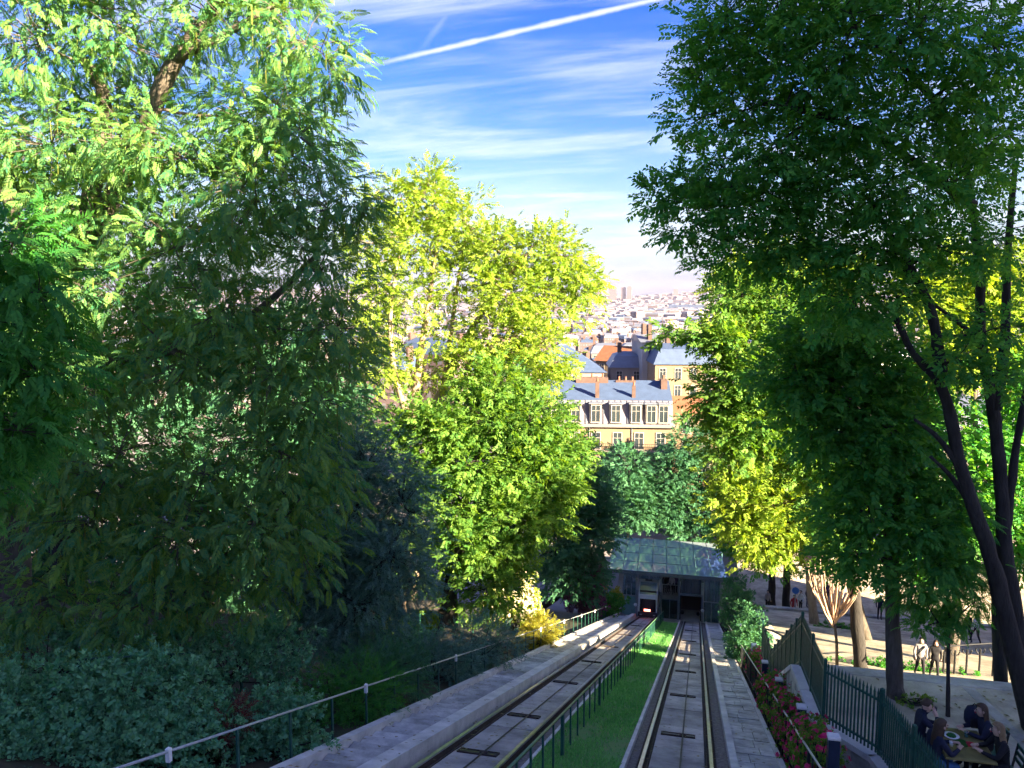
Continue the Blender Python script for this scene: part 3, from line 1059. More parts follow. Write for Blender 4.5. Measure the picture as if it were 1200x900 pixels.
# --- the great wingnut that fills the left of the view
tree('wingnut_tree', 'huge dark wingnut tree filling the upper left, its drooping crown sunlit at the top', (-19.4, 18.4, zt(-19.4, 18.4) - 0.2),
     [([(-19.4, 18.4, zt(-19.4, 18.4) - 0.3), (-20.22, 19.10, -7.92), (-19.78, 19.04, -4.75), (-18.30, 19.26, -1.22)], 0.75, 0.42),
      ([(-18.30, 19.26, -1.22), (-17.14, 19.32, 1.44), (-16.06, 19.51, 5.50), (-17.01, 19.42, 6.79)], 0.40, 0.12),
      ([(-17.14, 19.29, 1.20), (-14.99, 19.07, 3.89), (-13.83, 19.09, 6.22), (-12.45, 19.60, 7.82), (-12.16, 19.84, 9.39)], 0.34, 0.12),
      ([(-13.83, 19.09, 6.22), (-12.34, 18.98, 6.66), (-10.70, 18.92, 7.28)], 0.16, 0.06),
      ([(-18.91, 19.21, -2.22), (-14.29, 18.12, -1.56), (-11.13, 17.94, -0.64), (-9.27, 18.06, 1.04)], 0.26, 0.06),
      ([(-19.58, 19.08, -4.75), (-15.44, 18.00, -4.81), (-12.36, 17.64, -5.46), (-10.16, 17.57, -6.17)], 0.22, 0.05),
      ([(-18.30, 19.26, -1.22), (-18.50, 18.55, 2.11), (-19.48, 18.60, 4.68)], 0.3, 0.1)],
     [(-17.12, 18.35, 6.71, 1.80, 2.20, 1.57), (-19.03, 17.65, 4.47, 1.57, 2.20, 1.80), (-15.29, 19.35, 7.10, 1.61, 2.00, 1.38,0.8), (-12.56, 18.96, 6.98, 1.32, 1.80, 1.10,0.7), (-10.48, 18.89, 6.49, 1.28, 1.80, 1.07,0.7), (-9.29, 18.60, 6.02, 0.79, 1.40, 1.25,0.6), (-8.81, 18.64, 5.36, 0.46, 0.90, 0.54,0.8),
      (-11.65, 19.39, 8.95, 2.63, 2.40, 1.32), (-16.31, 18.82, 9.17, 2.92, 2.40, 1.35),
      (-16.83, 18.12, 4.02, 1.80, 2.20, 1.35), (-14.16, 17.72, 3.94, 1.28, 1.60, 0.96), (-15.32, 17.77, 2.18, 1.54, 1.80, 1.10), (-12.16, 17.10, 3.34, 1.12, 1.60, 1.02), (-10.49, 17.58, 4.05, 1.02, 1.50, 1.02), (-9.50, 17.80, 3.84, 0.92, 1.50, 1.22), (-10.17, 16.94, 2.26, 1.39, 1.80, 1.09), (-8.53, 17.31, 2.07, 0.83, 1.40, 1.09), (-7.76, 17.50, 2.07, 0.32, 0.70, 0.55),
      (-16.99, 17.20, 0.65, 1.54, 1.80, 1.32), (-11.98, 16.39, 1.18, 1.29, 1.80, 0.99), (-13.91, 16.83, 0.00, 1.46, 1.80, 1.04), (-11.07, 16.43, -0.39, 1.19, 1.60, 0.99), (-8.78, 17.09, 0.59, 1.09, 1.40, 0.89), (-8.27, 17.07, -0.69, 0.83, 1.40, 0.99), (-12.03, 16.58, -1.72, 1.22, 1.60, 0.92,1.2), (-14.48, 16.49, -1.87, 1.46, 1.80, 1.04), (-9.69, 16.61, -1.77, 0.99, 1.50, 0.89), (-8.61, 16.81, -2.36, 0.99, 1.40, 0.99), (-16.72, 16.46, -1.92, 1.50, 1.80, 1.28),
      (-16.25, 16.34, -4.05, 1.71, 1.80, 1.28), (-13.32, 15.85, -3.60, 1.51, 1.80, 1.01,1.2), (-10.99, 15.75, -3.97, 1.17, 1.50, 0.82), (-9.30, 16.21, -3.49, 1.17, 1.50, 0.88,1.2), (-13.72, 15.38, -5.15, 1.49, 1.70, 1.00), (-11.27, 15.12, -5.31, 1.33, 1.50, 0.86), (-9.72, 15.74, -4.98, 1.16, 1.50, 0.87), (-14.96, 15.28, -7.08, 1.42, 1.60, 1.02), (-12.12, 15.27, -6.82, 1.37, 1.50, 0.88), (-10.40, 16.02, -6.53, 1.19, 1.40, 0.80), (-8.90, 17.05, -4.25, 0.92, 1.30, 0.92), (-9.35, 16.96, -5.93, 1.03, 1.30, 0.93),
      (-17.56, 20.37, 2.50, 2.77, 1.40, 2.01), (-13.06, 20.35, 1.92, 2.41, 1.40, 1.93), (-10.86, 20.02, -1.17, 1.88, 1.30, 1.88), (-14.94, 20.07, -1.22, 2.71, 1.40, 1.72), (-19.08, 20.05, -1.79, 2.31, 1.40, 2.06), (-12.44, 20.87, 5.27, 2.17, 1.30, 1.45), (-17.39, 20.71, 5.25, 2.26, 1.40, 1.26)],
     24500, 'pinnate', 0.33, M['lf_wing'], M['bark'], 3, clump_r=0.36, per=13, shell=0.35, droop=0.25, extra=catkins, rb=0.05)

# --- shaded park trees that close the view behind the wingnut
for (lab, base, lb, bl, sd_) in (
    ('dense shaded tree behind the left side of the wingnut', (-31.5, 32.5), (-35.77, 37.59, -3.35), [(-36.81, 36.32, -3.28, 2.83, 2.60, 2.83), (-33.99, 36.68, -6.09, 2.83, 2.60, 2.83), (-37.10, 35.52, -9.84, 3.30, 2.60, 2.83), (-32.20, 35.54, -10.99, 3.22, 2.60, 2.76), (-34.80, 34.56, -14.19, 3.22, 2.40, 2.30), (-30.75, 35.43, -15.11, 2.76, 2.40, 2.30), (-35.87, 37.99, 0.48, 2.89, 2.40, 2.41)], 71),
    ('dense shaded tree behind the middle of the wingnut', (-24.5, 35.5), (-27.87, 38.41, -3.75), [(-28.66, 37.61, -4.63, 2.56, 2.40, 2.33), (-25.95, 38.31, -4.17, 2.33, 2.20, 2.10), (-28.67, 36.64, -8.70, 2.76, 2.60, 2.53), (-24.64, 37.60, -8.70, 2.76, 2.40, 2.30), (-27.35, 36.00, -12.67, 2.96, 2.40, 2.28), (-23.37, 36.95, -12.67, 2.73, 2.40, 2.28), (-25.20, 35.67, -15.65, 2.70, 2.20, 1.80), (-28.16, 38.62, -1.17, 2.36, 2.20, 1.88)], 72),
    ('dense shaded tree between the wingnut and the tall sunlit tree', (-19.0, 37.5), (-21.37, 38.74, -5.49), [(-21.58, 38.64, -5.95, 2.53, 2.40, 2.21), (-19.09, 39.14, -6.87, 1.84, 2.00, 2.07), (-21.67, 37.66, -9.95, 2.50, 2.40, 2.28), (-18.99, 38.20, -10.86, 2.28, 2.20, 2.28), (-20.44, 37.01, -13.86, 2.70, 2.20, 2.02), (-17.79, 37.55, -14.76, 2.02, 2.00, 1.80), (-22.38, 39.37, -2.32, 1.68, 1.80, 1.68)], 73)):
    bz = zt(base[0], base[1])
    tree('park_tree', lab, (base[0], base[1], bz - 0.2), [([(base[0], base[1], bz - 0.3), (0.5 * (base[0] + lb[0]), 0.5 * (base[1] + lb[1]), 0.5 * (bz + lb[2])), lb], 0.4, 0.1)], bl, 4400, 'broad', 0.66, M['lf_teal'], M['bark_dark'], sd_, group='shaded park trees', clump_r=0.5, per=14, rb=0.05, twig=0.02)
tree('elm_tree', 'green tree beside the apartment houses behind the forked trunks', (8.28, 23.53, -11.01),
     [([(8.29, 23.50, -11.24), (7.95, 23.91, -6.79), (8.05, 24.19, -4.45)], 0.2, 0.07)],
     [(7.56, 24.03, -4.92, 0.85, 0.90, 0.71), (8.45, 24.34, -3.98, 0.80, 0.90, 0.80), (8.72, 24.25, -5.39, 0.80, 0.90, 0.80), (6.90, 23.76, -5.86, 0.80, 0.80, 0.66), (7.94, 23.96, -6.32, 0.85, 0.90, 0.66), (5.98, 23.54, -5.86, 0.71, 0.80, 0.66), (6.23, 23.49, -6.91, 0.66, 0.70, 0.52), (7.07, 24.06, -3.51, 0.71, 0.80, 0.61), (8.99, 24.63, -2.58, 0.80, 0.90, 0.80), (8.87, 24.13, -6.79, 0.71, 0.80, 0.61)],
     2600, 'broad', 0.36, M['lf_elm'], M['bark_dark'], 74, clump_r=0.36, per=12, rb=0.03, twig=0.012)

# --- nearer tree of the same kind reaching in at the left edge
tree('wingnut_tree', 'leafy tree at the left edge with fresh green drooping leaves, nearest the camera', (-12.9, 8.2, zt(-12.9, 8.2) - 0.2),
     [([(-12.9, 8.2, zt(-12.9, 8.2) - 0.3), (-12.21, 9.58, -3.86), (-11.39, 9.49, -1.66), (-10.24, 9.42, -0.12)], 0.22, 0.08), ([(-11.39, 9.49, -1.66), (-10.08, 9.31, -1.47)], 0.08, 0.03)],
     [(-9.30, 9.23, 0.76, 0.53, 0.60, 0.47), (-8.78, 9.07, 0.06, 0.44, 0.50, 0.44), (-9.27, 9.09, -0.59, 0.59, 0.60, 0.47), (-8.75, 8.96, -1.03, 0.39, 0.50, 0.35), (-9.53, 8.92, -1.52, 0.59, 0.60, 0.47), (-8.79, 8.66, -1.75, 0.41, 0.45, 0.34), (-10.60, 9.35, 0.00, 0.74, 0.90, 1.11), (-10.66, 9.07, -2.45, 0.74, 0.80, 0.74)],
     2000, 'pinnate', 0.30, M['lf_near'], M['bark_dark'], 4, clump_r=0.22, per=9, shell=0.3, droop=0.25, rb=0.02, twig=0.007)

# --- blue-green fine-leaved tree on the slope
tree('blue_green_tree', 'blue-green feathery tree drooping in front of the thick dark trunk', (-10.45, 21.64, -10.82),
     [([(-10.44, 21.61, -11.08), (-10.62, 21.79, -9.13), (-10.21, 21.61, -6.90), (-9.74, 21.89, -5.37)], 0.2, 0.06), ([(-10.62, 21.79, -9.13), (-9.18, 21.75, -7.92), (-8.47, 22.09, -6.39)], 0.1, 0.04)],
     [(-9.75, 21.93, -4.98, 1.28, 1.30, 1.08), (-8.73, 22.05, -6.13, 0.98, 1.20, 1.16), (-10.13, 21.49, -6.33, 1.40, 1.40, 1.15), (-8.91, 21.44, -7.54, 1.26, 1.30, 1.14), (-10.62, 21.00, -7.79, 1.39, 1.40, 1.14), (-9.65, 20.90, -8.97, 1.50, 1.40, 1.00), (-11.71, 20.66, -8.54, 1.26, 1.30, 1.01), (-8.56, 22.24, -8.57, 0.68, 1.00, 1.18), (-11.09, 20.47, -9.72, 1.38, 1.20, 0.70), (-10.74, 22.27, -4.43, 1.05, 1.20, 0.92)],
     9500, 'fine', 0.34, M['lf_yew'], M['bark_dark'], 5, clump_r=0.3, per=16, shell=0.4, droop=0.35, rb=0.03)

# --- tall sunlit tree in the middle distance
tree('tall_sunlit_tree', 'tall sunlit yellow-green tree with pale forked trunks against the sky', (-16.2, 41.5, zt(-16.2, 41.5) - 0.2),
     [([(-16.2, 41.5, zt(-16.2, 41.5) - 0.3), (-15.90, 42.20, -14.20), (-16.23, 42.76, -8.33), (-16.08, 43.18, -4.90), (-15.56, 43.74, -0.98), (-14.96, 44.42, 3.92)], 0.55, 0.07),
      ([(-16.21, 42.85, -7.59), (-17.10, 42.48, -4.36), (-17.31, 42.23, -1.44), (-16.92, 43.37, 3.39)], 0.26, 0.06),
      ([(-16.14, 42.79, -8.33), (-14.65, 44.01, -5.20), (-13.52, 44.61, -2.23), (-11.29, 44.97, 0.98), (-9.67, 45.58, 2.94)], 0.32, 0.06),
      ([(-15.99, 42.61, -10.28), (-12.54, 43.81, -6.86), (-10.71, 44.63, -3.43), (-8.41, 45.61, 0.49)], 0.28, 0.05),
      ([(-14.65, 44.01, -5.20), (-14.22, 45.25, 0.50), (-13.80, 45.68, 3.50)], 0.16, 0.05)],
     [(-17.54, 43.99, 5.63, 1.67, 2.20, 1.48), (-15.65, 44.97, 5.69, 1.89, 2.40, 1.79), (-13.68, 45.28, 4.21, 1.59, 2.20, 1.69), (-18.33, 43.01, 3.15, 1.36, 1.80, 1.71), (-16.13, 44.03, 2.94, 1.97, 2.20, 1.67), (-11.82, 45.06, 2.94, 1.77, 2.20, 1.67), (-9.66, 45.53, 2.45, 1.77, 2.00, 1.58), (-7.98, 45.93, 2.45, 1.58, 1.80, 1.58), (-7.22, 45.92, 0.73, 1.18, 1.60, 1.28),
      (-10.68, 44.52, 0.24, 2.24, 2.40, 1.66), (-8.53, 44.96, -0.48, 1.75, 2.00, 1.56), (-14.08, 44.82, 0.99, 1.59, 1.80, 1.59,0.7), (-18.02, 42.76, 0.24, 1.46, 1.80, 1.56), (-16.54, 43.61, 0.00, 1.48, 1.60, 1.38,0.7), (-18.67, 42.34, -2.18, 1.17, 1.50, 1.46), (-14.57, 43.86, -1.96, 1.48, 1.60, 1.38,0.6), (-11.26, 43.81, -2.17, 2.13, 2.20, 1.65), (-9.13, 44.27, -2.65, 1.65, 1.80, 1.36), (-8.43, 44.52, -3.77, 0.97, 1.20, 0.87), (-12.71, 43.58, -3.88, 1.75, 1.80, 1.36), (-17.68, 42.39, -3.88, 1.46, 1.60, 1.17,0.8), (-9.98, 43.67, -4.31, 1.93, 1.80, 1.25), (-15.81, 44.32, -4.50, 1.51, 1.60, 1.21,0.6), (-6.49, 46.05, 0.24, 0.49, 0.80, 0.79)],
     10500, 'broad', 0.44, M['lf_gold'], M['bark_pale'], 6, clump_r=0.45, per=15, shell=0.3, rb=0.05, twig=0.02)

# --- broad tree with the thick dark trunk
tree('broad_tree', 'broad half-sunlit tree with a thick dark trunk and sawn limbs beside the walkway', (-10.7, 31.2, zt(-10.7, 31.2) - 0.2),
     [([(-10.7, 31.2, zt(-10.7, 31.2) - 0.3), (-10.25, 31.17, -13.94), (-10.25, 31.35, -12.31), (-9.87, 31.76, -9.41), (-9.24, 32.27, -6.15)], 0.52, 0.12),
      ([(-10.30, 31.24, -13.21), (-11.03, 30.60, -12.77), (-11.62, 29.95, -12.61)], 0.22, 0.19),
      ([(-10.25, 31.35, -12.31), (-9.70, 30.60, -10.89), (-9.50, 30.33, -10.06)], 0.2, 0.16),
      ([(-10.16, 31.41, -11.94), (-8.44, 32.06, -9.77), (-7.09, 32.67, -7.24)], 0.2, 0.06),
      ([(-10.01, 31.61, -10.50), (-11.32, 31.57, -7.96), (-12.07, 31.59, -6.15)], 0.18, 0.05)],
     [(-12.81, 32.51, -5.59, 1.20, 1.40, 1.05), (-10.83, 32.48, -5.51, 1.55, 1.60, 1.11), (-9.04, 32.95, -5.14, 1.63, 1.80, 1.33), (-7.24, 33.36, -5.33, 1.55, 1.60, 1.26), (-8.78, 34.17, -3.97, 1.52, 1.60, 0.99), (-6.31, 33.44, -6.61, 1.26, 1.40, 1.33), (-9.17, 32.01, -6.84, 1.81, 1.80, 1.23), (-7.21, 32.40, -7.56, 1.59, 1.60, 1.23), (-11.50, 32.11, -7.35, 1.40, 1.60, 1.26), (-9.59, 31.50, -8.58, 1.65, 1.70, 1.22), (-7.65, 31.89, -9.30, 1.58, 1.60, 1.15), (-6.38, 32.88, -8.74, 0.88, 1.20, 1.10), (-9.09, 31.03, -10.25, 1.42, 1.50, 1.00), (-11.28, 31.42, -9.41, 1.09, 1.40, 1.16), (-7.91, 31.45, -10.84, 1.07, 1.20, 0.86), (-8.58, 31.16, -12.09, 1.22, 1.20, 0.86), (-11.36, 31.56, -11.72, 0.81, 1.00, 0.88,0.7), (-5.83, 33.94, -7.82, 0.82, 1.00, 1.12)],
     10000, 'broad', 0.42, M['lf_mid'], M['bark_dark'], 8, clump_r=0.38, per=14, shell=0.35, rb=0.05, twig=0.016)

# --- darker trees towards and behind the station
tree('dark_park_tree', 'dark green tree in shade above the purple shrub, left of the station', (-12.6, 58.5, zt(-12.6, 58.5) - 0.2),
     [([(-12.6, 58.5, zt(-12.6, 58.5) - 0.3), (-9.29, 57.44, -21.72), (-9.15, 57.96, -17.25), (-8.74, 58.48, -13.41)], 0.35, 0.08)],
     [(-8.52, 58.64, -12.46, 1.41, 1.80, 1.54), (-9.04, 58.34, -14.05, 1.93, 2.20, 1.93), (-8.08, 59.44, -15.59, 1.31, 2.00, 1.96), (-10.16, 57.36, -15.84, 2.04, 2.20, 2.17), (-7.95, 57.71, -17.42, 2.04, 2.00, 1.91), (-10.31, 56.51, -18.53, 1.90, 2.00, 1.77), (-9.04, 56.64, -20.10, 2.15, 2.00, 1.64), (-11.43, 58.85, -13.64, 1.57, 1.80, 1.96)],
     5200, 'broad', 0.62, M['lf_teal'], M['bark_dark'], 9, clump_r=0.5, per=14, rb=0.05, twig=0.02)
tree('street_tree', 'rounded blue-green street tree just behind the glass station roof', (-9.0, 86, zp(66) - 0.2),
     [([(-9.0, 86, zp(66) - 0.2), (-7.51, 86.22, -27.17), (-7.53, 86.73, -22.48), (-7.62, 87.12, -18.74)], 0.3, 0.08)],
     [(-7.63, 87.14, -18.55, 2.26, 2.60, 2.26), (-8.94, 86.55, -21.08, 2.07, 2.40, 2.45), (-6.19, 87.21, -21.08, 2.26, 2.40, 2.45), (-7.61, 85.65, -22.69, 2.79, 2.40, 2.05), (-5.34, 86.15, -23.15, 1.68, 2.00, 1.86), (-9.46, 85.61, -23.75, 1.69, 2.00, 1.87)],
     4200, 'broad', 0.6, M['lf_teal'], M['bark_dark'], 10, group='street trees behind the station', clump_r=0.6, per=14, rb=0.05, twig=0.025)
tree('street_tree', 'taller green street tree behind the right half of the station roof', (-2.2, 88, zp(66) - 0.2),
     [([(-2.2, 88, zp(66) - 0.2), (-1.64, 87.63, -27.17), (-1.60, 88.26, -21.55), (-1.46, 88.91, -15.93)], 0.3, 0.08)],
     [(-1.46, 88.91, -15.93, 2.45, 2.60, 2.64), (-3.21, 88.13, -19.21, 2.45, 2.60, 2.64), (0.00, 88.85, -19.67, 2.64, 2.60, 2.83), (-2.18, 86.96, -22.69, 2.98, 2.60, 2.42), (1.00, 87.67, -23.15, 2.05, 2.20, 2.42), (-3.73, 87.04, -23.29, 1.69, 2.00, 2.06), (-0.57, 86.54, -25.32, 2.78, 2.00, 1.30)],
     5000, 'broad', 0.6, M['lf_teal'], M['bark_dark'], 12, group='street trees behind the station', clump_r=0.6, per=14, rb=0.05, twig=0.025)

# ------------------------------------------------------------------ right-hand trees
tree('fork_trunk_tree', 'near elm with two dark leaning trunks at the right edge', (6.98, 17.84, -9.15),
     [([(6.98, 17.82, -9.26), (6.53, 17.66, -7.86), (5.99, 17.55, -5.86), (5.65, 17.36, -4.94), (4.98, 17.07, -3.31), (4.66, 16.93, -1.98), (4.41, 16.82, -1.51), (3.87, 16.53, -1.04), (3.47, 16.32, -0.26)], 0.22, 0.055),
      ([(6.73, 17.75, -8.43), (6.43, 17.99, -6.54), (6.21, 18.09, -5.12), (6.06, 18.25, -3.36), (5.87, 18.24, -2.16), (5.50, 18.09, -0.83), (5.47, 18.09, 0.17), (5.20, 18.00, 1.87), (4.75, 17.89, 3.70)], 0.20, 0.055),
      ([(4.51, 16.84, -1.57), (4.33, 16.93, -0.38), (3.94, 16.71, 0.40), (3.32, 16.45, 1.28), (2.88, 16.20, 1.89)], 0.12, 0.04),
      ([(5.91, 18.23, -2.28), (6.03, 18.20, -0.95), (5.95, 18.26, 0.69), (6.01, 18.29, 2.73)], 0.13, 0.05),
      ([(6.21, 18.09, -5.12), (6.30, 18.24, -3.99), (6.41, 18.39, -2.92), (6.60, 18.58, -1.59)], 0.11, 0.06),
      ([(5.49, 17.38, -4.43), (4.96, 17.35, -3.58), (4.49, 17.28, -3.15)], 0.07, 0.03),
      ([(5.03, 17.07, -3.38), (4.53, 16.92, -2.69), (4.04, 16.74, -2.34)], 0.07, 0.03),
      ([(5.53, 18.09, -0.87), (4.92, 17.68, -0.43), (4.27, 17.37, 0.00)], 0.06, 0.03),
      ([(3.94, 16.71, 0.40), (3.45, 16.93, 0.66), (2.73, 17.26, 0.51), (1.96, 17.57, 0.35)], 0.07, 0.03),
      ([(5.20, 18.00, 1.87), (3.60, 16.68, 2.71), (2.25, 15.89, 3.24), (1.04, 15.64, 3.55)], 0.11, 0.04),
      ([(5.17, 18.11, 2.90), (3.67, 16.32, 4.01), (2.34, 15.03, 4.60)], 0.1, 0.04)],
     [(-0.52, 16.40, 4.46, 0.37, 0.40, 0.20,0.7), (-0.03, 16.48, 4.13, 0.46, 0.60, 0.40), (-0.17, 16.37, 3.47, 0.50, 0.60, 0.33), (0.35, 16.43, 4.72, 0.56, 0.90, 0.56), (0.62, 16.37, 3.58, 0.59, 0.90, 0.56), (0.25, 16.15, 5.27, 0.58, 0.90, 0.48), (1.23, 15.84, 4.94, 0.71, 1.10, 0.62), (1.49, 15.89, 3.89, 0.72, 1.10, 0.63), (1.25, 16.13, 2.87, 0.74, 1.10, 0.58), (2.29, 15.51, 4.32, 0.81, 1.20, 0.69), (2.56, 15.95, 3.09, 0.78, 1.10, 0.62), (3.33, 15.25, 4.46, 0.78, 1.20, 0.72), (3.83, 15.97, 3.33, 0.85, 1.20, 0.70), (4.77, 16.12, 4.47, 0.75, 1.20, 0.84), (5.24, 16.89, 2.99, 0.73, 1.20, 0.73), (2.40, 15.70, 5.81, 3.00, 1.60, 0.60,0.6),
      (0.34, 16.38, 2.48, 0.66, 0.80, 0.43), (-0.31, 16.52, 2.27, 0.58, 0.60, 0.30), (-0.89, 16.55, 1.96, 0.41, 0.50, 0.27,0.7), (-1.06, 16.53, 2.13, 0.31, 0.40, 0.17,0.5), (0.20, 16.57, 1.68, 0.78, 0.90, 0.41), (-0.46, 16.59, 1.36, 0.48, 0.60, 0.27,0.7), (0.99, 16.36, 1.80, 0.82, 1.00, 0.56), (2.05, 16.23, 2.08, 0.87, 1.10, 0.64), (3.21, 16.09, 2.02, 0.78, 1.00, 0.63), (4.27, 16.36, 2.10, 0.72, 1.00, 0.56), (0.89, 16.86, 0.94, 0.75, 0.90, 0.48), (1.84, 16.68, 1.00, 0.84, 1.00, 0.57), (3.02, 16.34, 0.96, 0.87, 1.00, 0.58), (4.19, 16.62, 0.96, 0.71, 0.90, 0.45,0.7), (5.35, 17.13, 1.13, 0.72, 1.00, 0.65,0.8), (2.67, 16.78, 0.00, 0.84, 1.00, 0.53), (3.51, 16.36, 0.00, 0.58, 0.80, 0.42,0.8), (5.32, 16.73, -0.56, 0.55, 0.60, 0.35), (4.57, 16.28, -1.10, 0.57, 0.60, 0.32,0.8), (5.50, 16.47, -1.42, 0.57, 0.60, 0.38,0.7)],
     9300, 'broad', 0.27, M['lf_elm'], M['bark_dark'], 13, clump_r=0.3, per=12, shell=0.3, rb=0.035, twig=0.008)

tree('broken_trunk_tree', 'stout tree on the upper landing with torn pale bark high on its trunk', (4.42, 18.6, Z1 - 0.05),
     [([(4.42, 18.6, Z1 - 0.1), (4.39, 18.72, -8.62), (4.28, 18.81, -6.67), (4.18, 18.85, -5.12), (4.03, 18.98, -3.60), (3.84, 19.12, -1.89)], 0.22, 0.1),
      ([(4.19, 18.81, -5.50), (4.36, 18.93, -4.74), (4.46, 19.19, -3.62), (4.74, 19.50, -2.30)], 0.12, 0.05),
      ([(4.23, 18.74, -6.25), (3.96, 18.53, -5.62), (3.82, 18.44, -5.25)], 0.07, 0.05),
      ([(4.03, 18.98, -3.60), (3.30, 18.93, -2.46), (2.54, 18.83, -1.71)], 0.09, 0.04)],
     [(2.53, 19.02, -0.95, 0.88, 1.00, 0.57), (3.47, 19.20, -1.33, 0.88, 1.10, 0.61), (4.49, 19.71, -1.74, 0.78, 1.00, 0.58,0.8), (2.09, 18.82, -1.72, 0.77, 0.90, 0.54), (3.02, 18.88, -2.27, 0.88, 1.00, 0.57), (3.91, 18.83, -2.81, 0.75, 0.90, 0.57), (3.47, 18.64, -3.56, 0.75, 0.90, 0.57), (2.58, 18.82, -2.86, 0.69, 0.80, 0.50), (4.54, 19.06, -3.98, 0.69, 0.90, 0.57,0.8), (3.64, 18.36, -4.63, 0.75, 0.90, 0.60), (3.39, 18.20, -5.56, 0.48, 0.70, 0.45), (4.80, 19.66, -2.91, 0.66, 0.90, 0.51,0.8)],
     4600, 'broad', 0.32, M['lf_elm'], M['bark'], 14, clump_r=0.3, per=12, shell=0.3, rb=0.03, twig=0.009)

tree('leaning_tree', 'slender dark-trunked tree leaning slightly, growing in the sunlit strip of the terrace', (6.80, 34.56, -15.58),
     [([(6.80, 34.55, -15.69), (6.56, 34.77, -13.20), (6.29, 34.98, -10.70), (5.95, 35.17, -8.20), (5.35, 35.34, -5.35)], 0.3, 0.1), ([(6.29, 34.98, -10.70), (6.83, 35.34, -8.56), (7.31, 35.65, -6.78)], 0.12, 0.05)],
     [(2.73, 34.10, -1.56, 1.39, 1.60, 0.90), (1.39, 33.74, -1.90, 1.25, 1.40, 0.84), (0.19, 33.50, -1.45, 0.90, 0.80, 0.42), (-0.82, 33.26, -1.45, 0.84, 0.60, 0.35,0.8), (1.93, 33.73, -3.11, 1.53, 1.70, 1.04), (0.77, 33.89, -3.86, 1.13, 1.40, 0.99), (3.48, 33.99, -4.15, 1.53, 1.70, 1.04), (2.32, 33.60, -5.19, 1.53, 1.60, 1.04), (1.00, 33.71, -5.97, 0.92, 1.20, 0.85), (4.72, 34.02, -6.57, 1.53, 1.60, 1.11), (6.19, 34.80, -7.38, 1.20, 1.40, 1.06), (5.80, 35.02, -9.27, 1.22, 1.40, 1.08), (1.55, 35.04, 0.18, 1.08, 1.20, 0.93), (3.13, 35.40, 0.00, 1.29, 1.30, 0.93)],
     5600, 'broad', 0.46, M['lf_mid'], M['bark_dark'], 15, clump_r=0.42, per=13, shell=0.3, rb=0.04, twig=0.014)

tree('golden_tree', 'brightly sunlit yellow-green tree with reddish-brown trunk beyond the terrace', (7.26, 51.20, -20.49),
     [([(7.27, 51.17, -20.76), (6.94, 51.38, -18.10), (6.59, 51.71, -14.37), (5.99, 51.92, -11.18), (5.39, 52.13, -7.98)], 0.34, 0.1), ([(6.72, 51.62, -15.44), (7.94, 52.27, -12.24), (8.30, 52.59, -10.11)], 0.16, 0.06), ([(6.46, 51.80, -13.31), (4.17, 51.48, -11.18), (2.58, 51.22, -10.11)], 0.14, 0.05)],
     [(1.98, 49.02, -9.96, 1.54, 1.70, 1.34), (3.98, 49.50, -9.96, 1.95, 2.00, 1.54), (6.24, 50.01, -10.22, 1.85, 1.90, 1.44), (2.51, 48.39, -12.14, 1.93, 1.80, 1.42), (4.99, 48.99, -12.14, 2.03, 1.90, 1.53), (7.28, 50.07, -12.01, 1.64, 1.70, 1.44), (2.65, 48.27, -13.55, 1.02, 1.20, 0.92), (3.80, 48.48, -14.16, 1.83, 1.60, 1.32), (5.84, 49.47, -14.31, 1.44, 1.50, 1.13), (2.99, 50.51, -8.09, 1.89, 1.80, 1.47), (5.04, 50.97, -8.35, 1.78, 1.70, 1.36)],
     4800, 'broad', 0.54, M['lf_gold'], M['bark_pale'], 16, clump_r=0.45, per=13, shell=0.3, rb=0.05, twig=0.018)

tree('backlit_tree', 'sunlit yellow-green tree glowing behind the dark forked trunks of the near elm', (11.6, 39.5, zl2(39.5) - 0.1),
     [([(11.6, 39.5, zl2(39.5) - 0.2), (14.04, 45.58, -11.18), (13.99, 46.15, -5.81), (13.79, 46.60, -1.34)], 0.32, 0.1)],
     [(14.21, 46.77, -0.67, 1.53, 1.80, 1.35), (15.92, 47.36, 0.89, 1.53, 1.80, 1.53), (12.26, 46.26, -1.12, 1.35, 1.60, 1.17), (10.91, 46.08, 0.22, 1.35, 1.50, 1.08), (13.18, 46.26, -3.13, 1.44, 1.60, 1.17,0.8), (15.56, 46.93, -2.24, 1.35, 1.60, 1.26,0.8), (16.93, 47.01, -4.47, 1.35, 1.60, 1.35,0.7), (11.89, 45.85, -4.02, 1.17, 1.40, 0.99,0.7), (13.29, 46.77, 1.34, 1.53, 1.60, 1.17)],
     4200, 'broad', 0.55, M['lf_gold'], M['bark'], 51, clump_r=0.45, per=13, shell=0.3, rb=0.05, twig=0.016)
tree('backlit_tree', 'sunlit yellow-green tree showing between the middle branches of the right-hand elms', (9.2, 45.5, zl2(45.5) - 0.1),
     [([(9.2, 45.5, zl2(45.5) - 0.2), (7.10, 49.16, -10.51), (6.24, 49.50, -5.50), (5.64, 49.85, -1.00)], 0.3, 0.1)],
     [(2.16, 49.24, 1.00, 1.61, 1.80, 1.31), (4.09, 49.81, 2.00, 1.81, 1.90, 1.41), (6.09, 50.13, 0.50, 1.81, 1.90, 1.41), (8.03, 50.65, 1.00, 1.61, 1.80, 1.31), (3.18, 49.29, -0.75, 1.71, 1.70, 1.21), (5.66, 49.77, -1.75, 1.81, 1.80, 1.31), (7.84, 50.35, -1.25, 1.61, 1.70, 1.21), (8.62, 50.35, -3.00, 1.51, 1.60, 1.21), (1.24, 48.77, -1.25, 1.11, 1.30, 1.01)],
     4200, 'broad', 0.55, M['lf_gold'], M['bark'], 52, clump_r=0.45, per=13, shell=0.3, rb=0.05, twig=0.016)
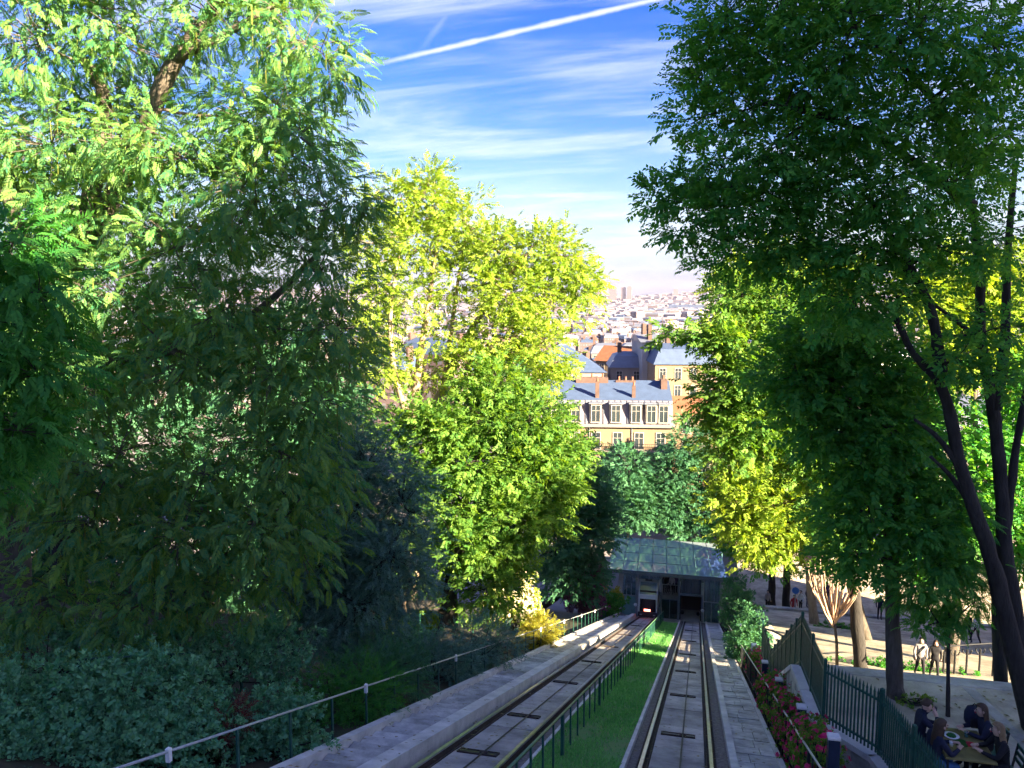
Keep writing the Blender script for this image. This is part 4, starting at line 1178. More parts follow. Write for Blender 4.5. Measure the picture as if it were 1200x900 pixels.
for (bx, by, lab, sd_) in ((904, 716, 'dark-trunked tree nearest the station on the lower square', 17), (922, 716, 'second dark-trunked tree from the station on the lower square', 18)):
    a = (5.88, 64.81, -25.35) if sd_ == 17 else (7.01, 65.08, -25.35)
    dx = 0 if sd_ == 17 else 1.25
    tree('square_tree', lab, (a[0], a[1], -24.7),
         [([(a[0], a[1], -24.8), (a[0] - 0.1, a[1], -21), (a[0] - 0.4, a[1], -17), (a[0] - 0.6, a[1], -13)], 0.34, 0.12)],
         [(a[0] - 1 - dx, a[1], -16.5, 2.6, 2.2, 2.0), (a[0] - 2.5, a[1] - 1, -18.5, 2.0, 2.0, 1.6), (a[0] + 1.5, a[1], -17.5, 2.2, 2.0, 1.8), (a[0] + 0.5, a[1], -14, 2.6, 2.4, 2.0), (a[0] - 0.5 + dx * 3, a[1] - 1, -20.2, 1.9, 1.6, 1.0)],
         2400, 'broad', 0.62, M['lf_elm'], M['bark_dark'], sd_, group='trees of the lower square', clump_r=0.45, per=13, rb=0.05, twig=0.018)

tree('young_tree', 'young slender staked tree with loose low foliage on the upper landing', (5.3, 17.95, Z1 - 0.05),
     [([(5.3, 17.95, Z1 - 0.1), (5.29, 18.05, -8.19), (5.27, 18.21, -6.74), (5.17, 18.31, -5.64), (5.18, 18.45, -4.37)], 0.05, 0.02), ([(5.28, 18.16, -7.19), (4.93, 17.92, -6.75), (4.73, 17.91, -6.39)], 0.022, 0.01), ([(5.28, 18.18, -7.01), (5.59, 18.29, -6.64), (5.97, 18.52, -6.41)], 0.022, 0.01)],
     [(4.69, 18.07, -4.86, 0.58, 0.55, 0.51), (5.36, 18.45, -4.73, 0.62, 0.60, 0.51), (4.97, 18.06, -5.58, 0.69, 0.60, 0.51), (5.72, 18.64, -5.71, 0.44, 0.50, 0.44), (4.49, 17.68, -6.04, 0.46, 0.50, 0.46), (5.32, 18.26, -6.37, 0.59, 0.50, 0.37,0.7), (5.92, 18.60, -6.45, 0.30, 0.40, 0.30,0.6), (4.71, 17.75, -6.89, 0.29, 0.35, 0.22,0.7), (5.35, 18.02, -6.75, 0.29, 0.30, 0.18,0.6), (5.20, 18.59, -4.03, 0.55, 0.50, 0.41)],
     2000, 'pinnate', 0.26, M['lf_elm'], M['bark_dark'], 19, clump_r=0.18, per=8, shell=0.25, rb=0.012, twig=0.005)

# leafless shrub of pale upright rods
bt = empty('bare_tree', (5.90, 34.86, -15.64), 'leafless young tree with many pale upright peach-coloured rods on the sunlit strip', 'tree')
rng_b = np.random.default_rng(5)
b0 = np.array((5.90, 34.85, -15.71))
tk = MB()
top = np.array((5.71, 35.05, -13.46))
tk.tube([b0, b0 * 0.5 + top * 0.5 + np.array([0.05, 0, 0]), top], [0.07, 0.06, 0.055], 8)
tk.build('trunk', M['bark'], bt, True)
for i in range(34):
    px_ = rng_b.uniform(-1.25, 1.05)
    tip = top + np.array([px_, rng_b.uniform(-0.9, 0.9), 2.9 - 0.75 * abs(px_) + rng_b.normal(0, 0.3)])
    midp = top + np.array([px_ * 0.72, (tip[1] - top[1]) * 0.7, 1.0 + rng_b.uniform(-0.1, 0.25)])
    st_ = top + np.array([0, 0, -rng_b.uniform(0, 0.5)])
    k = MB()
    k.tube([st_, st_ * 0.45 + midp * 0.55 + np.array([0, 0, -0.12]), midp, midp * 0.45 + tip * 0.55, tip], [0.045, 0.038, 0.03, 0.022, 0.01], 5)
    br = k.build('branch', M['bark_peach'], bt, True)
    for q in range(2):
        s0 = midp + (tip - midp) * rng_b.uniform(0.1, 0.7)
        t0 = s0 + np.array([rng_b.normal(0, 0.18), rng_b.normal(0, 0.18), rng_b.uniform(0.35, 0.8)])
        w = MB()
        w.tube([s0, (s0 + t0) / 2 + rng_b.normal(0, 0.03, 3), t0], [0.018, 0.013, 0.006], 4)
        w.build('twig', M['bark_peach'], br)

# ------------------------------------------------------------------ shrubs and hedges
def on(x, y, dz=0.0):
    return (x, y, zt(x, y) + dz)


hb = [(-11.58, 10.10, -7.03, 1.27, 1.20, 0.78), (-10.66, 10.74, -7.02, 1.16, 1.20, 0.70), (-9.67, 11.18, -6.98, 1.03, 1.20, 0.65), (-8.93, 11.53, -7.30, 0.75, 1.00, 0.75), (-9.63, 10.31, -7.47, 1.53, 1.20, 0.70), (-8.28, 10.64, -7.47, 0.84, 0.80, 0.56), (-10.42, 9.61, -7.45, 1.07, 1.00, 0.54)]
shrub('hedge', 'clipped broad-leaved hedge in the lower left corner', (-9.78, 10.65, -7.85), hb, 6400, 'round', 0.20, M['lf_hedge'], 21, 'hedge', clump_r=0.17, per=12, shell=0.75)
sh = [
    ('dark leafy shrub right of the clipped hedge, below the thin fence', (-7.42, 12.31, -8.18), [(-7.44, 12.37, -7.64, 0.68, 0.70, 0.43), (-6.98, 12.44, -8.03, 0.47, 0.60, 0.34), (-7.83, 12.14, -7.97, 0.52, 0.60, 0.43)], 1500, 'round', 0.17, 'lf_hedge', 22),
    ('upright fine-leaved green shrub at the middle of the handrail fence', (-7.58, 15.75, -9.49), [(-7.66, 15.81, -8.85, 0.77, 0.80, 0.58), (-7.00, 15.95, -9.01, 0.54, 0.60, 0.50), (-8.21, 15.63, -9.20, 0.50, 0.60, 0.46)], 1500, 'fine', 0.25, 'lf_near', 23),
    ('shrub of bronze-green leaves arching above the handrail fence', (-7.78, 17.76, -9.58), [(-7.80, 17.81, -9.11, 0.90, 0.90, 0.39), (-7.16, 17.93, -9.37, 0.64, 0.70, 0.47)], 1000, 'fine', 0.28, 'lf_teal', 24),
    ('grey-green shrub left of the tall sawn trunk behind the handrail', (-7.72, 21.70, -11.50), [(-7.86, 21.74, -10.86, 0.87, 0.90, 0.67), (-7.22, 22.27, -11.17, 0.68, 0.80, 0.63)], 1100, 'fine', 0.28, 'lf_yew', 25),
    ('loose grey-green shrub under the thick dark trunk', (-7.15, 24.86, -12.22), [(-7.31, 24.89, -11.64, 0.98, 1.00, 0.69), (-6.58, 25.55, -11.94, 0.71, 0.80, 0.65)], 1000, 'fine', 0.3, 'lf_yew', 26),
    ('low dark shrub at the foot of the blue-green tree', (-9.49, 22.34, -11.31), [(-10.02, 22.25, -10.91, 1.23, 1.00, 0.59), (-8.89, 23.03, -10.99, 0.82, 0.90, 0.66)], 1100, 'round', 0.24, 'lf_hedge', 27),
    ('dark shrub behind the clipped hedge under the wingnut', (-10.47, 15.65, -8.86), [(-10.68, 15.66, -8.27, 0.99, 1.00, 0.59), (-9.79, 16.38, -8.39, 0.90, 1.00, 0.65), (-11.65, 15.45, -8.07, 0.79, 0.90, 0.59)], 1500, 'round', 0.2, 'lf_hedge', 28),
    ('shadowed shrub beneath the wingnut at the left edge', (-14.13, 14.28, -8.62), [(-14.52, 14.25, -8.05, 1.16, 1.20, 0.69), (-13.38, 15.03, -8.07, 0.99, 1.10, 0.71)], 1300, 'round', 0.2, 'lf_hedge', 29),
    ('sunny yellow-green bush seen under the sawn limb', (-12.18, 32.58, -15.71), [(-12.27, 32.66, -14.76, 0.93, 1.00, 0.77), (-12.94, 32.46, -15.14, 0.69, 0.80, 0.62)], 800, 'round', 0.34, 'lf_gold', 30),
    ('green bush at the end of the stepped walkway beside the station', (-6.70, 59.79, -24.75), [(-6.85, 59.85, -23.89, 1.19, 0.90, 0.93), (-6.13, 60.56, -23.69, 0.67, 0.60, 0.67)], 500, 'round', 0.42, 'lf_near', 31),
    ('small yellow flowering bush by the left side of the station', (-6.58, 60.99, -23.47), [(-6.86, 60.97, -23.07, 0.81, 0.60, 0.47), (-6.33, 61.08, -23.27, 0.40, 0.50, 0.40)], 260, 'round', 0.4, 'lf_yellow', 32),
    ('dark shrub mass at the right of the station below the trees', (2.75, 50.06, -21.03), [(2.55, 50.18, -19.43, 1.18, 1.20, 1.39), (3.22, 48.25, -19.67, 1.13, 1.20, 1.13), (2.46, 52.30, -18.82, 0.67, 1.00, 0.89)], 1900, 'round', 0.28, 'lf_teal', 33),
    ('ivy-green shrub filling the garden strip below the roses', (2.64, 36.09, -16.10), [(2.43, 36.12, -15.41, 0.77, 0.80, 0.77), (2.10, 37.98, -16.59, 0.57, 0.70, 0.73)], 900, 'round', 0.28, 'lf_teal', 34),
]
for lab, base, bl, n, k, s_, lm, sd_ in sh:
    shrub('shrub', lab, base, bl, n, k, s_, M[lm], sd_, group='shrubs along the railway')


def blossom(mm, n, size):
    def f(root, C, D, rng):
        i = rng.integers(0, len(C), n)
        c = C[i] + unit(D[i]) * 0.06 + np.array([0, 0, 0.06])
        V, lv = sprays(c, D[i] + np.array([0, 0, 0.5]), size, 'petal', rng, 1.0)
        o = leafobj('blossoms', V, lv, M[mm], root)
        o['kind'] = 'stuff'
    return f


shrub('flowering_bush', 'creamy white flowering bush glowing in the sun below the broad tree', (-8.32, 35.55, -15.98), [(-8.57, 35.73, -13.75, 1.06, 1.20, 0.98), (-8.07, 35.75, -14.64, 0.90, 1.10, 0.81), (-9.34, 35.44, -14.77, 0.90, 1.00, 0.81)], 1300, 'round', 0.3, M['lf_gold'], 35, extra=blossom('lf_white', 1500, 0.26))
shrub('yellow_bush', 'bright yellow-green bush catching the sun beside the handrail', (-6.71, 33.90, -15.64), [(-6.72, 33.98, -14.87, 0.58, 0.70, 0.54), (-7.01, 33.87, -15.25, 0.54, 0.60, 0.39)], 700, 'fine', 0.34, M['lf_yellow'], 36)
shrub('purple_shrub', 'purple-leaved shrub left of the station', (-7.98, 57.52, -23.76), [(-8.18, 57.81, -20.76, 1.41, 1.40, 1.41), (-7.90, 57.70, -22.36, 1.41, 1.40, 1.28), (-9.03, 57.46, -22.04, 0.90, 1.10, 1.16)], 1500, 'round', 0.45, M['lf_purple'], 37)
shrub('red_shrub', 'small shrub with reddish leaves between the hedge and the handrail', (-7.93, 11.71, -7.90), [(-7.94, 11.75, -7.45, 0.15, 0.25, 0.39)], 120, 'fine', 0.22, leafmat('leaf_red', (0.12, 0.03, 0.03), (0.22, 0.08, 0.06), 0.3, (1.4, 1, .8)), 38)
rose = [(2.2, 14.2, 'rose bush with deep pink blooms nearest the bottom edge'), (2.22, 15.7, 'rose bush with large pink blooms beside the stone wall'), (2.18, 17.6, 'rose bush crowded with crimson-pink blooms by the second bollard'), (2.16, 19.7, 'rose bush with scattered pink blooms in mid bed'), (2.16, 22.6, 'rose bush with pale pink blooms by the third bollard'), (2.4, 31.5, 'farthest rose bush of the bed with bright pink blooms')]
for i, (x, y, lab) in enumerate(rose):
    z = zp(y)
    w = 0.22
    shrub('rose_bush', lab, (x, y, z), [(x, y, z + 0.55, w, 0.75, 0.48), (x + 0.04, y + 0.6, z + 0.5, w, 0.7, 0.46)], 520, 'round', 0.15, M['lf_mid'], 40 + i, 'rose bush', 'rose bushes beside the fence', extra=blossom('lf_pink', (170, 300, 380, 200, 260, 300)[i], 0.11), per=9, clump_r=0.13)
# ground cover round the tree feet on the terraces
for i, (x, y, z, rx, ry, lab) in enumerate(((4.75, 18.35, Z1, 0.55, 0.35, 'thin weeds round the foot of the stout landing tree'), (9.0, 36.4, zl2(36.4), 3.0, 0.5, 'low ivy along the edge of the sunlit strip'), (8.4, 50, zl2(50), 1.2, 0.7, 'weeds round the foot of the golden tree'))):
    shrub('weeds', lab, (x, y, z), [(x, y, z + 0.06, rx, ry, 0.10)], (160, 520, 260)[i], 'round', (0.10, 0.2, 0.2)[i], M['lf_near'] if i else M['lf_mid'], 60 + i, 'weeds', clump_r=0.1, per=8, shell=0.2)

# fallen leaves on the tracks, walkways and paving
nf = 2600
fx = np.concatenate([RNG.uniform(-6.3, 1.7, 1500), RNG.uniform(2.9, 12, 1100)])
fy = np.concatenate([9 + 45 * RNG.random(1500) ** 1.5, np.where(RNG.random(1100) < 0.5, RNG.uniform(13, 19.4, 1100), RNG.uniform(34.2, 50, 1100))])
fz = np.where(np.arange(nf) < 1500, zp(fy) + np.where((fx < -5.0) & (fx > -5.3), 0.27, np.where(fx < -5.3, 0.30, np.where((fx > 0.9), 0.04, 0.0))), np.where(fy < 19.8, Z1 + 0.012, -H2 - S2 * fy + 0.012))
ok = ~((fx > -3.0) & (fx < -1.3)) & ~((fx > 2.9) & (fx < 4.4) & (fy < 34) & (fx < 4.1)) & ~((fx > 2.0) & (fx < 4.5) & (fy > 34))
fx, fy, fz = fx[ok], fy[ok], fz[ok]
C = np.stack([fx, fy, fz], 1)
a_ = RNG.random(len(C)) * 6.28
L_ = 0.03 + 0.03 * RNG.random(len(C)) + fy * 0.0006
ux, uy = np.cos(a_) * L_, np.sin(a_) * L_
sl = np.where(fx < 2, -S, np.where(fy < 19.8, 0, -S2))
def off_(dx, dy, dz):
    return np.stack([fx + dx, fy + dy, fz + sl * dy + dz], 1)
V = np.stack([off_(ux, uy, 0.004), off_(-uy * .5, ux * .5, 0.012), off_(-ux, -uy, 0.006), off_(uy * .5, -ux * .5, 0.014)], 1).reshape(-1, 3)
M['lf_fallen'] = leafmat('leaf_fallen', (0.10, 0.07, 0.03), (0.30, 0.24, 0.10), 0.1, (1.2, 1.1, 0.8))
fo = leafobj('fallen_leaves', V, np.repeat(RNG.random(len(C)), 4), M['lf_fallen'], None)
tag(fo, 'scattered dry fallen leaves on the tracks and paving', 'leaves', kind='stuff')


# ------------------------------------------------------------------ buildings
M['cream'] = mat('cream_render', (0.20, 0.15, 0.10), 0.9, 0.1, 0.6, 0.15, 6)
M['pale_wall'] = mat('pale_render', (0.21, 0.185, 0.175), 0.9, 0.1, 0.5, 0.15, 6)
M['grey_wall'] = mat('grey_render', (0.38, 0.37, 0.37), 0.9, 0.12, 0.5, 0.15, 6)
M['pink_wall'] = mat('brick_pink', (0.40, 0.24, 0.20), 0.9, 0.15, 0.8, 0.2, 8)
M['zinc'] = mat('zinc', (0.15, 0.17, 0.22), 0.45, 0.12, 0.8, metal=0.15, spec=0.4)
M['slate'] = mat('slate', (0.055, 0.085, 0.16), 0.6, 0.15, 1.2)  # bluer than plain slate: shade on the roof slopes is in the colour
M['slate_lit'] = mat('slate_lit', (0.17, 0.16, 0.195), 0.6, 0.12, 1.2)  # paler copy of the slate, sunlight on the mansard slope put into its colour
M['tile_orange'] = mat('tile_orange', (0.20, 0.085, 0.045), 0.85, 0.2, 1.5)
M['chimney'] = mat('chimney_brown', (0.11, 0.07, 0.06), 0.9, 0.2, 1.5)
M['terracotta'] = mat('terracotta', (0.19, 0.09, 0.06), 0.85, 0.15, 3)
M['win_frame'] = mat('window_frame', (0.32, 0.30, 0.28), 0.6, 0.05, 3)
M['win_glass'] = mat('window_glass', (0.03, 0.04, 0.05), 0.08, 0.2, 0.5, spec=0.6)
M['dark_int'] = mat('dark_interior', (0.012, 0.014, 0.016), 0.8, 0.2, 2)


def window_mesh(w, h):
    """window facing -Y, origin at sill centre: surround, sash bars"""
    f = MB()
    t = 0.10
    f.box(-w / 2 - t, -w / 2, -0.09, 0.02, -0.06, h + t)
    f.box(w / 2, w / 2 + t, -0.09, 0.02, -0.06, h + t)
    f.box(-w / 2, w / 2, -0.09, 0.02, h, h + t)
    f.box(-w / 2 - 0.16, w / 2 + 0.16, -0.16, 0.02, -0.16, -0.06)
    f.box(-0.03, 0.03, -0.06, 0.02, 0, h)
    f.box(-w / 2, w / 2, -0.055, 0.02, h * 0.66, h * 0.66 + 0.05)
    p = MB()
    p.box(-w / 2, w / 2, -0.03, 0.015, -0.02, h)
    return f.mesh('window', M['win_frame']), p.mesh('pane', M['win_glass'])


WM = window_mesh(1.0, 1.7)


def add_window(parent, loc, rotz=0.0, me=None):
    me = me or WM
    w = link('window', me[0], parent, loc, rotz)
    link('pane', me[1], w)
    return w


def block(label, x0, x1, y0, y1, zb, ztp, wall, roof, faces='w', bay=2.9, storey=3.2, mans=2.6, cat='building', group=None, zwin=None):
    """town house with mansard roof; faces: sides with windows w(-x) s(-y)"""
    xc, yc = (x0 + x1) / 2, (y0 + y1) / 2
    t = empty('apartment_building', (xc, yc, zb), label, cat, group)
    h = ztp - zb
    ax, ay = (x1 - x0) / 2, (y1 - y0) / 2
    link('wall', MB().box(-ax, ax, -ay, ay, -2, h - mans).mesh('wall', wall), t)
    link('cornice', MB().bbox(-ax - 0.25, ax + 0.25, -ay - 0.25, ay + 0.25, h - mans + 0.003, h - mans + 0.3, 0.08).mesh('cornice', M['stone']), t)
    i = 1.0
    z0 = h - mans + 0.302
    rm = MB()
    rm.add([(-ax, -ay, z0), (ax, -ay, z0), (ax, ay, z0), (-ax, ay, z0), (-ax + i, -ay + i, h), (ax - i, -ay + i, h), (ax - i, ay - i, h), (-ax + i, ay - i, h), (-ax + i + 2, 0, h + 0.7), (ax - i - 2, 0, h + 0.7)],
           [(0, 1, 5, 4), (1, 2, 6, 5), (2, 3, 7, 6), (3, 0, 4, 7), (4, 5, 9, 8), (6, 7, 8, 9), (5, 6, 9), (7, 4, 8), (3, 2, 1, 0)])
    rf = link('roof', rm.mesh('roof', roof), t)
    for k in (-1, 1):
        c = MB()
        c.box(-0.45, 0.45, -1.2, 1.2, -0.8, 1.9)
        ch = link('chimney', c.mesh('chimney', M['chimney']), rf, (k * (ax - 0.8), 0, h))
        for q in range(4):
            link('chimney_pot', MB().lathe([(0.14, 0), (0.11, 0.5)], n=8).mesh('chimney_pot', M['terracotta']), ch, (0, -0.9 + 0.6 * q, 1.9))
    ns = int((h - mans) / storey)
    for s_ in range(ns):
        z = 1.0 + s_ * storey
        if zwin and not (zwin[0] <= zb + z <= zwin[1]):
            continue
        if 'w' in faces:
            n = int(2 * ay / bay)
            for k in range(n):
                add_window(t, (-ax, -ay + (k + 0.5) * 2 * ay / n, z), -math.pi / 2)
        if 's' in faces:
            n = int(2 * ax / bay)
            for k in range(n):
                add_window(t, (-ax + (k + 0.5) * 2 * ax / n, -ay, z))
    return t


block('unseen cream apartment house uphill on the right, sized to shade the left slope', 22, 34, -14, -3, 0, 13.5, M['cream'], M['zinc'], '')  # row out of view down to the sun gap: heights and gaps shaped for shade
block('unseen grey apartment house on the right, sized to shade the wingnut', 22, 34, -2.7, 5.5, -8.9, 16.0, M['grey_wall'], M['zinc'], 'w')
block('unseen lower cream apartment house on the right, kept low to let sun reach the elms', 22, 34, 5.8, 13, -8.9, 0.5, M['cream'], M['zinc'], 'w')
block('unseen pale apartment house on the right, sized to shade the tracks', 22, 34, 13.3, 19.0, -12, -2.5, M['pale_wall'], M['zinc'], 'w')
block('unseen cream apartment house on the right, shading the terrace beyond the sun gap', 24.5, 36, 38, 57.5, -22, -1.0, M['cream'], M['zinc'], 'w')
block('pale grey house with tall windows facing the lower square behind the trunks', 7.0, 20, 84, 96, -24.6, -13.0, M['grey_wall'], M['zinc'], 'sw')
block('cream corner house at the far right end of the lower square', 20.5, 38, 76, 92, -24.6, -10, M['pale_wall'], M['zinc'], 'sw')

# low wall and pinkish houses behind the station
lw_ = empty('brick_house', (-14.5, 104, zp(66)), 'low pinkish house glimpsed left of the station roof', 'house')
link('wall', MB().box(-4, 5, -3, 3, -1, 6.2).mesh('wall', M['pink_wall']), lw_)
link('roof', MB().add([(-4.2, -3.2, 6.2), (5.2, -3.2, 6.2), (5.2, 3.2, 6.2), (-4.2, 3.2, 6.2), (-4.2, 0, 8), (5.2, 0, 8)], [(0, 1, 5, 4), (2, 3, 4, 5), (1, 2, 5), (3, 0, 4), (3, 2, 1, 0)]).mesh('roof', M['chimney']), lw_)
for k in range(3):
    add_window(lw_, (-2.5 + 2.8 * k, -3, 2.2))
lw2 = empty('brick_house', (-5.5, 101, zp(66)), 'low pinkish wall building behind the middle of the station roof', 'house')
link('wall', MB().box(-3.4, 3.4, -2, 2, -1, 4.2).mesh('wall', M['pink_wall']), lw2)
link('roof', MB().bbox(-3.6, 3.6, -2.2, 2.2, 4.2, 4.5).mesh('roof', M['zinc']), lw2)
for k in range(2):
    add_window(lw2, (-1.6 + 3.2 * k, -2, 1.4))

# ------------------------------------------------------------------ the mansard house below the hill
mh = empty('mansard_house', (-11.5, 99, zp(66)), 'big sunlit house with pale mansard roof, dormers and balcony in the gap between the trees', 'house', rotz=R(9))
W2, D2 = 8.2, 11.0
he = 10.9                                         # eaves above the street
link('wall', MB().box(-W2, W2, 0, D2, -2, he).mesh('wall', M['cream']), mh)
link('cornice', MB().bbox(-W2 - 0.3, W2 + 0.3, -0.45, D2, he + 0.003, he + 0.34, 0.1).mesh('cornice', M['pale_wall']), mh)
link('string_course', MB().bbox(-W2 - 0.08, W2 + 0.08, -0.14, 0.0, he - 3.35, he - 3.1, 0.03).mesh('string_course', M['pale_wall']), mh)
hm = 2.9
z0 = he + 0.343
rm = MB()
rm.add([(-W2, 0, z0), (W2, 0, z0), (W2, D2, z0), (-W2, D2, z0), (-W2, 0.95, z0 + hm), (W2, 0.95, z0 + hm), (W2, D2 - 0.95, z0 + hm), (-W2, D2 - 0.95, z0 + hm)],
       [(0, 1, 5, 4), (1, 2, 6, 5), (2, 3, 7, 6), (3, 0, 4, 7)])
link('mansard_slope', rm.mesh('mansard_slope', M['slate_lit']), mh)
for k in range(22):                               # standing seams
    x = -W2 + 0.35 + k * 0.745
    link('seam', MB().hexa([(x - 0.03, -0.05, z0), (x + 0.03, -0.05, z0), (x + 0.03, 0.9, z0 + hm), (x - 0.03, 0.9, z0 + hm), (x - 0.03, -0.12, z0 + 0.03), (x + 0.03, -0.12, z0 + 0.03), (x + 0.03, 0.85, z0 + hm + 0.03), (x - 0.03, 0.85, z0 + hm + 0.03)]).mesh('seam', M['zinc']), mh)
ru = MB()
ru.add([(-W2, 0.9, z0 + hm + 0.02), (W2, 0.9, z0 + hm + 0.02), (W2, D2, z0 + hm + 0.02), (-W2, D2, z0 + hm + 0.02), (-W2, D2 / 2, z0 + hm + 2.1), (W2, D2 / 2, z0 + hm + 2.1)],
       [(0, 1, 5, 4), (2, 3, 4, 5), (1, 2, 5), (3, 0, 4)])
ruo = link('upper_roof', ru.mesh('upper_roof', M['slate']), mh)
for x, w, d, h, y in ((-1.8, 4.2, 0.9, 1.9, 5.2), (2.6, 2.6, 0.9, 1.5, 5.4), (-1.2, 0.5, 0.5, 1.7, 1.6), (3.4, 0.45, 0.45, 1.2, 1.7), (7.4, 0.8, 2.2, 1.8, 4.5)):
    c = MB()
    c.box(-w / 2, w / 2, -d / 2, d / 2, -1.4, h)
    ch = link('chimney', c.mesh('chimney', M['chimney']), ruo, (x, y, z0 + hm + 0.6))
    n = 1 if w < 1 else 3
    for q in range(n):
        link('chimney_pot', MB().lathe([(0.15, 0), (0.12, 0.5)], n=8).mesh('chimney_pot', M['terracotta']), ch, (-w / 2 + (q + 0.5) * w / n, 0, h))
wm2 = window_mesh(1.0, 2.0)
for k, x in enumerate((-6.4, -3.9, -1.4, 1.1, 3.6, 5.5, 7.0)):
    dm = MB()
    dm.hexa([(x - 0.75, -0.08, z0 + 0.15), (x + 0.75, -0.08, z0 + 0.15), (x + 0.75, 1.2, z0 + 0.15), (x - 0.75, 1.2, z0 + 0.15), (x - 0.75, -0.08, z0 + 2.45), (x + 0.75, -0.08, z0 + 2.45), (x + 0.75, 1.2, z0 + 2.55), (x - 0.75, 1.2, z0 + 2.55)])
    do = link('dormer', dm.mesh('dormer', M['pale_wall']), mh)
    link('dormer_roof', MB().bbox(x - 0.9, x + 0.9, -0.3, 1.3, z0 + 2.553, z0 + 2.72, 0.05).mesh('dormer_roof', M['zinc']), do)
    add_window(mh, (x, -0.085, z0 + 0.35), 0, wm2)
for s_ in range(4):
    for k in range(6):
        add_window(mh, (-6.7 + 2.68 * k, 0, he - 2.75 - 3.1 * s_), 0, wm2)
bal = link('balcony', MB().bbox(-W2, W2, -0.85, 0, he - 3.08, he - 2.92, 0.03).mesh('balcony', M['pale_wall']), mh)
link('railing_top', MB().box(-W2, W2, -0.82, -0.77, he - 2.06, he - 2.0).mesh('railing_top', M['black']), bal)
bp_me = MB().box(-0.02, 0.02, -0.81, -0.78, he - 2.92, he - 2.06).mesh('baluster', M['black'])
for k in range(66):
    link('baluster', bp_me, bal, (-W2 + 0.1 + k * 0.248, 0, 0))
for x in (-2.2, 3.1):
    link('downpipe', MB().tube([(x, -0.07, -1), (x, -0.07, he)], 0.06, 6).mesh('downpipe', M['zinc']), mh)

# ------------------------------------------------------------------ roofs beyond
def simple_house(name, label, loc, rotz, w, d, h, wall, roof, rkind='gable', rh=3.0, nwin=0, storeys=0, chim=((0.5, 0.5),), cat='house', group=None):
    t = empty(name, loc, label, cat, group, rotz)
    link('wall', MB().box(-w / 2, w / 2, 0, d, -3, h).mesh('wall', wall), t)
    r = MB()
    o = 0.35
    a, b = w / 2 + o, d + o
    if rkind == 'gable':
        r.add([(-a, -o, h), (a, -o, h), (a, b, h), (-a, b, h), (-a, d / 2, h + rh), (a, d / 2, h + rh)], [(0, 1, 5, 4), (2, 3, 4, 5), (1, 2, 5), (3, 0, 4), (3, 2, 1, 0)])
    elif rkind == 'pyramid':
        r.add([(-a, -o, h), (a, -o, h), (a, b, h), (-a, b, h), (-0.8, d / 2, h + rh), (0.8, d / 2, h + rh)], [(0, 1, 5, 4), (2, 3, 4, 5), (1, 2, 5), (3, 0, 4), (3, 2, 1, 0)])
    else:
        i = 1.2
        r.add([(-a, -o, h), (a, -o, h), (a, b, h), (-a, b, h), (-a + i, i, h + rh * 0.75), (a - i, i, h + rh * 0.75), (a - i, d - i, h + rh * 0.75), (-a + i, d - i, h + rh * 0.75), (-a + 2 * i, d / 2, h + rh), (a - 2 * i, d / 2, h + rh)],
              [(0, 1, 5, 4), (1, 2, 6, 5), (2, 3, 7, 6), (3, 0, 4, 7), (4, 5, 9, 8), (6, 7, 8, 9), (5, 6, 9), (7, 4, 8), (3, 2, 1, 0)])
    ro = link('roof', r.mesh('roof', roof), t)
    for u, v in chim:
        link('chimney', MB().bbox(-0.35, 0.35, -0.9, 0.9, -2.5, 2.2, 0.05).mesh('chimney', M['chimney']), ro, (-w / 2 + u * w, v * d, h + rh * 0.8))
    for s_ in range(storeys):
        for k in range(nwin):
            add_window(t, (-w / 2 + (k + 0.5) * w / nwin, 0, h - 2.4 - 3.0 * s_), 0)
    return t


def gz(x, y):
    return zt(x, y)


simple_house('blue_roof_house', 'house with broad blue-grey pyramid roof behind the mansard house', (-24.5, 143, gz(-24, 145)), R(12), 15, 13, 14.6, M['pale_wall'], M['slate'], 'pyramid', 4.6, 4, 2, ((0.2, 0.3),))
simple_house('orange_roof_house', 'small house with sunlit orange tiled roof beside the blue pyramid roof', (-17.8, 166, gz(-17, 166)), R(-20), 9, 9, 16.6, M['cream'], M['tile_orange'], 'gable', 3.0, 3, 2, ((0.8, 0.5),))
simple_house('narrow_house', 'tall narrow house showing a dark side wall and white edge, right of the orange roof', (-9.2, 148, gz(-9, 148)), R(14), 3.4, 12, 20.2, M['grey_wall'], M['zinc'], 'gable', 1.2, 1, 3, ((0.5, 0.2), (0.5, 0.7)))
simple_house('court_house', 'pale court house with shaded zinc roof between orange roof and narrow house', (-13.6, 150, gz(-13, 150)), R(10), 6.4, 10, 15.4, M['pale_wall'], M['zinc'], 'mansard', 2.8, 2, 2, ((0.3, 0.5),))
simple_house('cream_house', 'cream house with slate roof and big chimney right of the narrow house', (-2.8, 140, gz(-2, 140)), R(12), 10.5, 11, 16.4, M['cream'], M['slate'], 'mansard', 3.4, 4, 3, ((0.75, 0.3), (0.3, 0.6)))
simple_house('low_cream_house', 'lower cream house in front of the slate-roofed cream house', (-2.0, 112, gz(-2, 112)), R(11), 8.5, 9, 10.8, M['cream'], M['tile_orange'], 'gable', 2.2, 3, 3, ((0.2, 0.5),))
simple_house('grey_row_house', 'long grey-roofed terrace across the middle of the gap, left half', (-31, 262, gz(-31, 262)), R(9), 9.5, 11, 25, M['pale_wall'], M['zinc'], 'mansard', 3.2, 4, 3, ((0.1, 0.5), (0.9, 0.5)))
simple_house('grey_row_house', 'long grey-roofed terrace across the middle of the gap, right half', (-21.4, 263.5, gz(-21, 263)), R(9), 9.5, 11, 25.4, M['pale_wall'], M['zinc'], 'mansard', 3.2, 4, 3, ((0.9, 0.5),))

